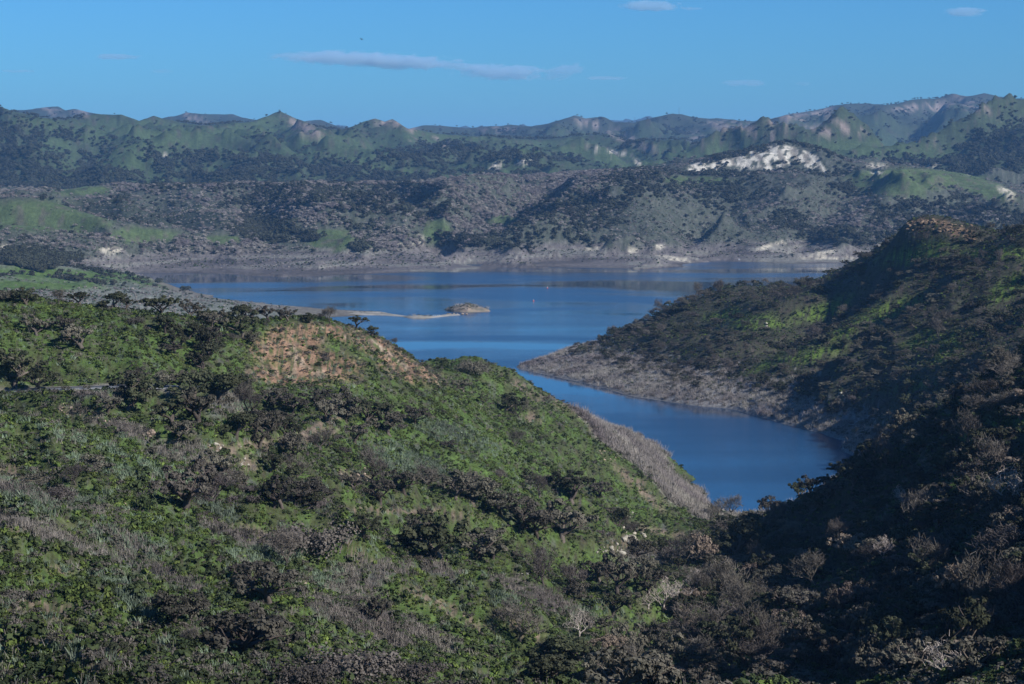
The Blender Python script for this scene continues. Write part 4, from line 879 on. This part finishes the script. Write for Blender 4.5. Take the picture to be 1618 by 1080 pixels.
PLACES = {
 'trees of the shaded woods at lower right': [((0, 0, 1000, 2000), 'on the valley floor below the dry grass'), ((1000, 0, 1110, 950), 'at the foot of the left hill in the valley'), ((1000, 950, 1150, 2000), 'in the deep shade of the valley bottom'),
   ((1110, 0, 1250, 900), 'by the valley mouth near the inlet'), ((1250, 0, 1400, 830), 'on the bank directly above the inlet water'), ((1400, 0, 1520, 720), 'on the spur crest above the cove'), ((1520, 0, 2000, 660), 'high on the spur at the right edge'),
   ((1400, 720, 1520, 860), 'on the spur slope facing the camera'), ((1520, 660, 2000, 860), 'at the right edge under the spur crest'), ((1150, 900, 1300, 2000), 'in the lower woods left of the lit tan trees'), ((1300, 830, 1450, 980), 'in the middle of the shaded woods'),
   ((1300, 980, 1450, 2000), 'along the bottom of the shaded woods'), ((1450, 860, 2000, 980), 'on the dark slope at the right edge'), ((1450, 980, 2000, 2000), 'in the bottom right corner of the woods'), ((-9999, 0, 9999, 9999), 'in the shaded woods')],
 'trees and shrubs of the right peninsula': [((0, 0, 1000, 620), 'near the tip of the peninsula'), ((1000, 0, 1090, 540), 'on the first knob of the peninsula crest'), ((1090, 0, 1230, 480), 'on the rounded knob of the peninsula crest'), ((1230, 0, 1400, 470), 'on the crest left of the rocky knoll'),
   ((1400, 0, 1560, 420), 'just under the rocky knoll'), ((1560, 0, 2000, 430), 'on the crest right of the rocky knoll'), ((1000, 540, 1200, 700), 'above the dry shore fringe of the peninsula'), ((1090, 480, 1230, 540), 'in the first gully of the peninsula'),
   ((1230, 470, 1400, 560), 'around the green patches of the peninsula'), ((1200, 560, 1400, 720), 'low on the peninsula beside the cove'), ((1400, 420, 1520, 520), 'below the knoll on the sunlit slope'), ((1520, 430, 2000, 540), 'high on the right side of the peninsula'), ((-9999, 0, 9999, 9999), 'in the big shaded fold of the peninsula')],
 'trees filling the gullies of the left hillside': [((0, 0, 430, 600), 'on the upper slope above the road'), ((0, 600, 430, 720), 'in the basin below the road'), ((430, 0, 700, 720), 'in the hollow under the orange bank'), ((0, 720, 260, 900), 'among the silvery plants at left'), ((260, 720, 560, 900), 'in the main gully of the left hill'),
   ((560, 720, 800, 900), 'on the bench in the middle of the hill'), ((800, 0, 1130, 900), 'on the flank above the inlet'), ((0, 900, 300, 2000), 'in the bottom left corner'), ((300, 900, 600, 2000), 'at the bottom left of the centre'), ((-9999, 0, 9999, 9999), 'on the bright slope beside the valley')],
}
PLACES['shrubs dotting the orange bank and open slopes'] = [((390, 500, 700, 620), 'on the orange bank')] + PLACES['trees filling the gullies of the left hillside']
def where(c):
    px = 809 + c[2] / c[3] * FPX; py = HZ + (EYE - ground(c[2], c[3])) / c[3] * FPX
    w_ = c[4] / c[3] * FPX; k = c[1]
    size = ('large ', 'medium sized ', 'small ')[0 if w_ > (30 if k in 'sug' else 60) else 1 if w_ > (14 if k in 'sug' else 28) else 2]
    for (x0, y0, x1, y1), ph in PLACES[c[6]]:
        if x0 <= px < x1 and y0 <= py < y1: return size + LOOK[k] + ' ' + ph

cnt = {}
for h_ in HAND: cnt[h_[0]] = cnt.get(h_[0], 0) + 1
rest = []
LIMIT = {'o': 300, 'b': 300, 't': 100, 'n': 150, 'd': 50, 's': 130, 'u': 130, 'g': 90}
for c in cand:
    k = c[1]
    if cnt.get(k, 0) < LIMIT[k]:
        cnt[k] = cnt.get(k, 0) + 1; sh = int(rng.integers(0, 3)); plant(k, c[2], c[3], c[4], ('tall ', 'squat ', '')[sh] + where(c), c[6], (1.3, .72, 1)[sh])
    else: rest.append(c)
print('TREES', cnt, 'rest', len(rest))
if rest:
    order = 'obtsung'; pm = [K_OAK[1][0], K_BRN[1][0], K_TAN[0][0], K_SHR[0], K_SHD[0], K_BARE[0][0], K_SHG[0]]
    w0 = [8, 8, 8, 3, 3, 6, 3]
    P = np.array([(c[2], c[3], ground(c[2], c[3])) for c in rest]); K = np.array([order.index(c[1]) for c in rest])
    stuff('peninsula_scrub', P, np.array([c[4] / w0[k] for c, k in zip(rest, K)]), K, pm, 'smaller trees and bushes filling the right peninsula', 'scrub')

# ---------------------------------------------------------------- road
def flat_mat(name, c1, c2, scale=1.0, rough=.9):
    m, t, b = mat(name, rough, .15)
    geo = t.nodes.new('ShaderNodeNewGeometry'); n = t.nodes.new('ShaderNodeTexNoise'); n.inputs['Scale'].default_value = scale; n.inputs['Detail'].default_value = 5
    mx = t.nodes.new('ShaderNodeMix'); mx.data_type = 'RGBA'; mx.inputs[6].default_value = (*c1, 1); mx.inputs[7].default_value = (*c2, 1)
    r = t.nodes.new('ShaderNodeMapRange'); r.inputs['From Min'].default_value = .3; r.inputs['From Max'].default_value = .7
    t.links.new(geo.outputs['Position'], n.inputs['Vector']); t.links.new(n.outputs['Fac'], r.inputs['Value']); t.links.new(r.outputs[0], mx.inputs[0]); t.links.new(mx.outputs[2], b.inputs['Base Color'])
    return m
M_road = flat_mat('worn_asphalt', (.11, .115, .12), (.17, .175, .18), .4)
M_line = flat_mat('road_line', (.5, .5, .48), (.65, .65, .62), 2)
M_gravel = flat_mat('pale_gravel', (.30, .27, .22), (.42, .38, .32), 2)
def strip(P, lo, hi, dz, n=60, th=.12):
    P = np.array(P); s = np.linspace(0, len(P) - 1, n); Q = np.stack([np.interp(s, np.arange(len(P)), P[:, k]) for k in range(3)], 1)
    k = np.ones(7) / 7
    for c in range(3): Q[3:-3, c] = np.convolve(Q[:, c], k, 'valid')
    d = np.gradient(Q, axis=0); nrm = np.stack([-d[:, 1], d[:, 0], 0 * d[:, 0]], 1); nrm /= np.linalg.norm(nrm, axis=1)[:, None]
    a = Q + nrm * lo + [0, 0, dz]; b = Q + nrm * hi + [0, 0, dz]
    V = np.concatenate([a, b, a - [0, 0, th], b - [0, 0, th]]); F = []
    for i in range(n - 1):
        F += [(i, i + 1, n + i + 1, n + i), (2 * n + i, 2 * n + i + 1, i + 1, i), (n + i, n + i + 1, 3 * n + i + 1, 3 * n + i)]
    return V, np.array(F)
obj('road', mesh('road', *strip(ROAD, -3.4, 3.4, .12), M_road), kind='structure')
obj('road_shoulder', mesh('road_shoulder', *strip(ROAD, 3.42, 4.4, .10), M_gravel), kind='structure')
obj('painted_line', mesh('painted_line', *strip(ROAD, -3.2, -3.05, .124, th=.004), M_line), kind='structure')

# ---------------------------------------------------------------- rocks
def ico(sub, seed, sq=(1, 1, .7)):
    import bmesh
    bm = bmesh.new(); bmesh.ops.create_icosphere(bm, subdivisions=sub, radius=.5)
    r = np.random.default_rng(seed); cuts = rdir(9, r); dd = r.uniform(.26, .42, 9)
    for v in bm.verts:
        p = np.array(v.co)
        for c, q in zip(cuts, dd):
            e = p @ c - q
            if e > 0: p = p - c * e
        v.co = p * sq
    me = bpy.data.meshes.new('rock'); bm.to_mesh(me); bm.free(); return me
M_rocky = flat_mat('pale_sandstone', (.27, .24, .185), (.42, .385, .31), .9)
M_rocktan = flat_mat('tan_sandstone', (.24, .18, .13), (.36, .28, .21), .9)
M_rockbr = flat_mat('brown_crag_rock', (.13, .09, .06), (.24, .17, .11), .5)
RK = {}
for nm, m_ in (('y', M_rocky), ('t', M_rocktan), ('b', M_rockbr)):
    RK[nm] = [ico(2, 400 + k) for k in range(4)]
    for me in RK[nm]: me.materials.append(m_)
def outcrop(px, py, wpx, hpx, n, s0, s1, k, label, group=None):
    x, y, z = hit(px, py)
    root = obj('rock_outcrop', None, None, label, 'rocks', group, loc=(x, y, z))
    for i in range(n):
        u, v = rng.normal() * .32, rng.normal() * .32
        X, Y, Zc = hit(px + u * wpx, py + v * hpx)
        if abs(Y - y) > .2 * y: continue
        s = rng.uniform(s0, s1) * (1.5 if i < n * .15 else 1) * y / FPX
        o = bpy.data.objects.new('rock', RK[k][rng.integers(0, 4)]); COL.objects.link(o); o.parent = root
        o.location = (X - x, Y - y, ground(X, Y) - z + s * .12); o.scale = (s, s * rng.uniform(.7, 1.1), s * rng.uniform(.7, 1.2)); o.rotation_euler = (rng.normal() * .3, rng.normal() * .3, rng.uniform(0, 6.28))
outcrop(990, 856, 44, 26, 26, 5, 12, 'y', 'pale yellow crag at the edge of the valley shade')
outcrop(955, 868, 30, 12, 10, 3, 7, 'y', 'small pale rocks left of the yellow crag')
outcrop(1005, 812, 60, 10, 12, 2, 5, 'y', 'string of pale stones on the slope above the yellow crag')
outcrop(562, 752, 56, 16, 34, 3, 7, 't', 'tan rubble slope spilling in the middle of the hill')
outcrop(345, 708, 34, 14, 14, 3, 7, 'y', 'whitish broken rocks at the left end of the pale track')
outcrop(236, 686, 26, 10, 12, 3, 8, 't', 'big tan boulders on the slope under the road trees')
outcrop(180, 668, 50, 12, 22, 2, 5, 't', 'scattered tan rubble left of the big boulders')
outcrop(105, 648, 50, 10, 16, 2, 5, 't', 'reddish stones below the left end of the road')
outcrop(383, 732, 24, 18, 10, 2, 5, 'y', 'pale stones beside the track under the whitish rocks')
outcrop(80, 798, 30, 10, 6, 2, 5, 't', 'few tan stones among silvery plants at left')
outcrop(180, 800, 60, 14, 10, 2, 5, 't', 'sparse tan stones in the green at left')
outcrop(500, 925, 40, 14, 8, 3, 8, 't', 'tan stones by the dry grass on the bright slope')
outcrop(66, 1034, 20, 8, 5, 4, 9, 'y', 'lone pale stones at the bottom left corner')
outcrop(640, 905, 40, 14, 8, 2, 5, 't', 'reddish stones in the bright green slope centre')
outcrop(830, 905, 30, 8, 5, 2, 6, 'y', 'flat pale stone near the bare trees')
outcrop(975, 720, 50, 34, 14, 2, 5, 't', 'brown stones on the flank over the narrow inlet')
outcrop(1462, 352, 46, 9, 26, 3, 9, 'b', 'brown craggy knoll top on the peninsula skyline')
outcrop(1500, 362, 56, 12, 26, 2, 7, 'b', 'scattered brown rocks right of the craggy knoll')
outcrop(1437, 362, 14, 12, 12, 4, 9, 'b', 'rock step at the left edge of the craggy knoll')
outcrop(1214, 518, 8, 12, 6, 3, 6, 'y', 'small pale outcrop among the peninsula trees')
outcrop(1530, 520, 40, 10, 8, 2, 4, 't', 'thin line of tan stones high on the peninsula')
outcrop(1335, 622, 20, 6, 6, 2, 4, 'y', 'pale stones just above the cove shore')

# ---------------------------------------------------------------- island, spit, boat, buoys
def island(name, pts_, hw, zt, m, label, cat, seed, nseg=60, nw=12):
    P = np.array([world(x, y, EYE * FPX / (y - HZ))[:2] for x, y in pts_]); s = np.linspace(0, len(P) - 1, nseg)
    Q = np.stack([np.interp(s, np.arange(len(P)), P[:, k]) for k in range(2)], 1); H = np.interp(s, np.arange(len(P)), zt); W_ = np.interp(s, np.arange(len(P)), hw)
    d = np.gradient(Q, axis=0); nr = np.stack([-d[:, 1], d[:, 0]], 1); nr /= np.linalg.norm(nr, axis=1)[:, None]
    t_ = np.linspace(-1, 1, nw); X = Q[:, None, 0] + nr[:, None, 0] * W_[:, None] * t_; Y = Q[:, None, 1] + nr[:, None, 1] * W_[:, None] * t_
    Zs = H[:, None] * (1 - t_ ** 2) ** .7 + fbm(X, Y, 6, 3, seed) * .5 * np.minimum(H[:, None], 1.5) * (1 - t_ ** 2) - 0.35 * np.abs(t_) ** 6
    V = np.stack([X, Y, Zs], -1).reshape(-1, 3); ii = np.arange(nseg * nw).reshape(nseg, nw)
    F = np.stack([ii[:-1, :-1], ii[:-1, 1:], ii[1:, 1:], ii[1:, :-1]], -1).reshape(-1, 4)
    obj(name, mesh(name, V, F, m, True), kind='structure')
    return V[V[:, 2] > .25]
M_isle = flat_mat('island_soil', (.10, .10, .075), (.26, .20, .15), .12)
M_spit = flat_mat('pale_mud', (.16, .15, .12), (.34, .31, .26), .08)
vi = island('island', [(706, 490), (714, 490), (725, 490), (740, 490), (753, 490), (764, 489)], [3, 16, 24, 28, 20, 3], [.3, 2.6, 5.0, 7.0, 4.0, .3], M_isle, '', '', 5)
vs = island('spit', [(540, 494), (580, 495), (612, 497), (640, 499.5), (662, 501.5), (690, 500), (706, 498), (722, 497)], [20, 26, 10, 4.5, 12, 4, 6, 6], [.9, 1.2, .7, .45, 2.2, .5, 1.0, .8], M_spit, '', '', 6)
P = np.concatenate([vi[rng.integers(0, len(vi), 330)] + rng.normal(size=(330, 3)) * [1.5, 2, 0], vs[(vs[:, 2] > .9)][rng.integers(0, (vs[:, 2] > .9).sum(), 40)]])
P[:, 2] -= .3
stuff('island_brush', P, rng.uniform(.9, 1.9, len(P)), rng.choice([3, 4, 9, 10, 11], len(P)), P_cov, 'grey green brush covering the little island and its spit', 'brush')
_w = ico(1, 430); M_white = flat_mat('bleached_rock', (.7, .7, .68), (.8, .8, .78), 1); _w.materials.append(M_white)
for i, px in enumerate((684.5, 687.5, 691, 694)):
    x, y, z = world(px, 499.3, EYE * FPX / (499.3 - HZ)); o = obj('white_rock', _w, None, 'bright white rock in the row on the spit beside the island', 'rock', 'white rocks on the spit', loc=(x, y, .9)); o.scale = (1.1, 1.0, 1.3 + .5 * (i % 2))
for i, (px, py) in enumerate([(708, 496.5), (712, 497), (717, 496), (731, 496.5), (737, 496.8), (723, 497)]):
    x, y, z = world(px, py, EYE * FPX / (py - HZ)); o = obj('shore_rock', RK['t'][i % 4], None, 'tan rock at the water edge on the near side of the island', 'rock', 'tan rocks at the island shore', loc=(x, y, .5)); o.scale = (4 - (i % 3), 3, 2.4)
import bmesh
def bm_mesh(name, parts, m):
    """parts: ('box', centre, size, taper) / ('cyl', centre, radius, height, top radius)"""
    bm = bmesh.new()
    for p in parts:
        if p[0] == 'box':
            g = bmesh.ops.create_cube(bm, size=1.0); tp = p[3] if len(p) > 3 else 1
            for v in g['verts']:
                k = tp if v.co.z < 0 else 1
                v.co = Vector((v.co.x * p[2][0] * k + p[1][0], v.co.y * p[2][1] * k + p[1][1], v.co.z * p[2][2] + p[1][2]))
        else:
            g = bmesh.ops.create_cone(bm, segments=10, radius1=p[2], radius2=p[4] if len(p) > 4 else p[2], depth=p[3], cap_ends=True)
            for v in g['verts']: v.co += Vector(p[1])
    me = bpy.data.meshes.new(name); bm.to_mesh(me); bm.free(); me.materials.append(m); return me
M_wpaint = flat_mat('white_paint', (.75, .75, .75), (.82, .82, .82), 1, .4); M_dark = flat_mat('dark_glass', (.02, .02, .03), (.03, .03, .04), 1, .3); M_red = flat_mat('red_paint', (.5, .08, .05), (.6, .12, .08), 1, .5)
M_dbl = flat_mat('dark_metal', (.06, .06, .07), (.09, .09, .1), 1, .5)
x, y, z = world(1168, 412.5, EYE * FPX / (412.5 - HZ))
bt = obj('motor_boat', None, None, 'small white boat with a canopy near the far shore', 'boat', loc=(x, y, 0)); bt.rotation_euler.z = 1.2
obj('hull', bm_mesh('hull', [('box', (0, 0, .35), (6.5, 2.4, .9), .8), ('box', (3.6, 0, .5), (1.2, 1.3, .6), .6)], M_wpaint), bt)
obj('cabin', bm_mesh('cabin', [('box', (-.3, 0, 1.5), (2.6, 1.9, 1.5))], M_wpaint), bt)
obj('windscreen', bm_mesh('windscreen', [('box', (1.06, 0, 1.7), (.1, 1.6, .7))], M_dark), bt)
obj('canopy', bm_mesh('canopy', [('box', (-.6, 0, 3.3), (3.6, 2.3, .15)), ('cyl', (-2.2, .9, 2.4), .05, 1.8), ('cyl', (-2.2, -.9, 2.4), .05, 1.8), ('cyl', (1, .9, 2.6), .05, 1.4), ('cyl', (1, -.9, 2.6), .05, 1.4)], M_wpaint), bt)
obj('outboard_motor', bm_mesh('outboard_motor', [('box', (-3.6, 0, .8), (.5, .5, 1.3), .7)], M_dark), bt)
for (px, py, lb) in ((843, 475.5, 'red buoy floating in open water right of the island'), (865, 455, 'red buoy floating farther out toward the far shore')):
    x, y, z = world(px, py, EYE * FPX / (py - HZ)); b_ = obj('buoy', None, None, lb, 'buoy', loc=(x, y, 0))
    obj('float', bm_mesh('float', [('cyl', (0, 0, .35), .75, 1.0, .6)], M_red), b_); obj('marker_post', bm_mesh('marker_post', [('cyl', (0, 0, 1.4), .12, 1.3, .08)], M_wpaint), b_)
# masts on the distant peaks
def mast(px, py, d, h, wd, label):
    x = (px - 809) / FPX * d; z = ground(x, d)
    r_ = obj('radio_mast', None, None, label, 'mast', 'radio masts on the distant peaks', loc=(x, d, z - 2))
    obj('tower', bm_mesh('tower', [('cyl', (0, 0, h / 2), wd, h, wd * .4)], M_dbl), r_); obj('antenna', bm_mesh('antenna', [('box', (0, 0, h * .8), (wd * 4, wd, wd)), ('box', (0, 0, h * .92), (wd * 3, wd, wd))], M_dbl), r_)
mast(1184, 179, 19000, 40, 2.0, 'radio mast on the rounded blue peak at right'); mast(1195, 180, 19000, 24, 2.0, 'short mast right of the tall one on the rounded blue peak')
mast(1003, 186, 19000, 30, 2.0, 'left mast on the low blue peak at the centre'); mast(1021, 183, 19000, 34, 2.0, 'right mast on the low blue peak at the centre')
mast(1073, 181, 10500, 42, .9, 'thin tall mast on the dark ridge just right of the low blue peak'); mast(1437, 216, 7300, 26, .9, 'lattice mast low on the ridge behind the green meadow')
# bird
def bird(px, py, d, label):
    x, y, z = world(px, py, d); r_ = obj('bird', None, None, label, 'bird', loc=(x, y, z)); r_.rotation_euler = (.2, -.45, 2.4)
    L_ = []; ring_ = [(-.34, .01), (-.24, .05), (-.05, .085), (.12, .075), (.22, .045), (.27, .05), (.31, .03), (.36, .006)]
    L_.append(tube(np.array([(a_, 0, 0) for a_, _ in ring_]), [b__ for _, b__ in ring_], 8))
    obj('body', mesh('body', *join(L_), M_dark, True), r_)
    for sd in (-1, 1):
        p = []
        for t__ in np.linspace(0, 1, 7):
            yy = sd * (.03 + .62 * t__); zz = .16 * math.sin(t__ * 2.4) ; c_ = .17 * (1 - t__ ** 2.2) + .02; x0 = .1 - .12 * t__ ** 2
            p += [(x0, yy, zz), (x0 - c_ * .5, yy, zz + .02), (x0 - c_, yy, zz - .005)]
        f = [(3 * i + j, 3 * i + j + 1, 3 * i + j + 4, 3 * i + j + 3) for i in range(6) for j in range(2)]
        me = mesh('wing', p, f, M_dark); o = obj('wing', me, r_); o.modifiers.new('thick', 'SOLIDIFY').thickness = .012
    obj('tail', mesh('tail', [(-.3, -.02, 0), (-.3, .02, 0), (-.5, .07, .01), (-.5, -.07, .01)], [(0, 1, 2, 3)], M_dark), r_)
bird(571, 61.5, 420, 'small dark bird gliding in the blue sky above the long cloud')

# ---------------------------------------------------------------- clouds, well above the air box
def cloud_mat(name, dens, scale, seed, lo):
    m = bpy.data.materials.new(name); m.use_nodes = True; t = m.node_tree; t.nodes.clear()
    out = t.nodes.new('ShaderNodeOutputMaterial'); dens *= 1.1; pv = t.nodes.new('ShaderNodeVolumePrincipled'); pv.inputs['Color'].default_value = (.66, .86, 1.0, 1); pv.inputs['Anisotropy'].default_value = .2
    tc = t.nodes.new('ShaderNodeTexCoord'); mp = t.nodes.new('ShaderNodeMapping'); mp.inputs['Scale'].default_value = scale; mp.inputs['Location'].default_value = (seed, seed * 1.7, seed * .3)
    n = t.nodes.new('ShaderNodeTexNoise'); n.inputs['Scale'].default_value = 1; n.inputs['Detail'].default_value = 5; n.inputs['Roughness'].default_value = .68; n.inputs['Distortion'].default_value = .4
    L = t.links.new; L(tc.outputs['Object'], mp.inputs['Vector']); L(mp.outputs[0], n.inputs['Vector'])
    ln = t.nodes.new('ShaderNodeVectorMath'); ln.operation = 'LENGTH'; L(tc.outputs['Object'], ln.inputs[0])
    fall = t.nodes.new('ShaderNodeMapRange'); fall.inputs['From Min'].default_value = .15; fall.inputs['From Max'].default_value = 1.0; fall.inputs['To Min'].default_value = .22; fall.inputs['To Max'].default_value = -.26
    L(ln.outputs['Value'], fall.inputs['Value'])
    ad = t.nodes.new('ShaderNodeMath'); ad.operation = 'ADD'; L(n.outputs['Fac'], ad.inputs[0]); L(fall.outputs[0], ad.inputs[1])
    r = t.nodes.new('ShaderNodeMapRange'); r.inputs['From Min'].default_value = lo; r.inputs['From Max'].default_value = lo + .14; r.inputs['To Max'].default_value = dens; L(ad.outputs[0], r.inputs['Value'])
    L(r.outputs[0], pv.inputs['Density']); L(pv.outputs[0], out.inputs['Volume']); return m
def cloud(px, py, wpx, hpx, label, tilt=0, dens=.006, seed=1.0, lo=.37):
    d = 16000.0; k = d / FPX; x, y, z = world(px, py, d)
    import bmesh as _b
    bm = _b.new(); _b.ops.create_icosphere(bm, subdivisions=3, radius=1.0); me = bpy.data.meshes.new('cloud'); bm.to_mesh(me); bm.free()
    w_, h_ = wpx * k * .62, hpx * k * .52; me.materials.append(cloud_mat('cloud_vapour', dens, (w_ / 110, w_ * .35 / 110, h_ / 48), seed, lo))
    o = obj('cloud', me, None, label, 'cloud', 'clouds in the sky', loc=(x, y, z)); o.scale = (w_, w_ * .35, h_); o.rotation_euler = (0, math.radians(tilt), 0)
cloud(550, 92, 240, 30, 'left half of the long flat cloud bank', 1.5, .006, 1.3)
cloud(640, 98, 170, 30, 'brightest right half of the long flat cloud bank', 1, .008, 4.1)
cloud(735, 105, 110, 18, 'thin wisp linking the long cloud bank to the next cloud', 2, .005, 8.0)
cloud(795, 114, 150, 32, 'puffy flat bottomed cloud right of the long bank', 1, .007, 2.2)
cloud(888, 113, 76, 30, 'small ragged cloud with a raised right end', -12, .006, 6.1)
cloud(958, 123, 74, 8, 'thin streak of cloud above the centre right peaks', 0, .005, 3.3, .32)
cloud(184, 89, 76, 12, 'short flat cloud alone at upper left', 0, .006, 5.2, .32)
cloud(1030, 9, 90, 20, 'small grey cloud touching the top edge', 1, .008, 7.4, .32)
cloud(1090, 13, 40, 6, 'tiny streak right of the top edge cloud', 0, .005, 9.4, .32)
cloud(1523, 19, 70, 17, 'small grey cloud at the upper right corner', 0, .008, 11.0, .32)
cloud(1178, 131, 76, 12, 'faint ragged cloud over the right peaks', 0, .004, 12.5, .32)
cloud(1267, 132, 26, 9, 'tiny faint cloud right of the ragged one', 0, .004, 14.0, .32)
cloud(24, 112, 60, 7, 'thin streak of cloud at the left edge', 0, .004, 15.0, .32)
cloud(257, 112, 34, 8, 'tiny faint cloud right of the short flat one', 0, .004, 17.0, .32)
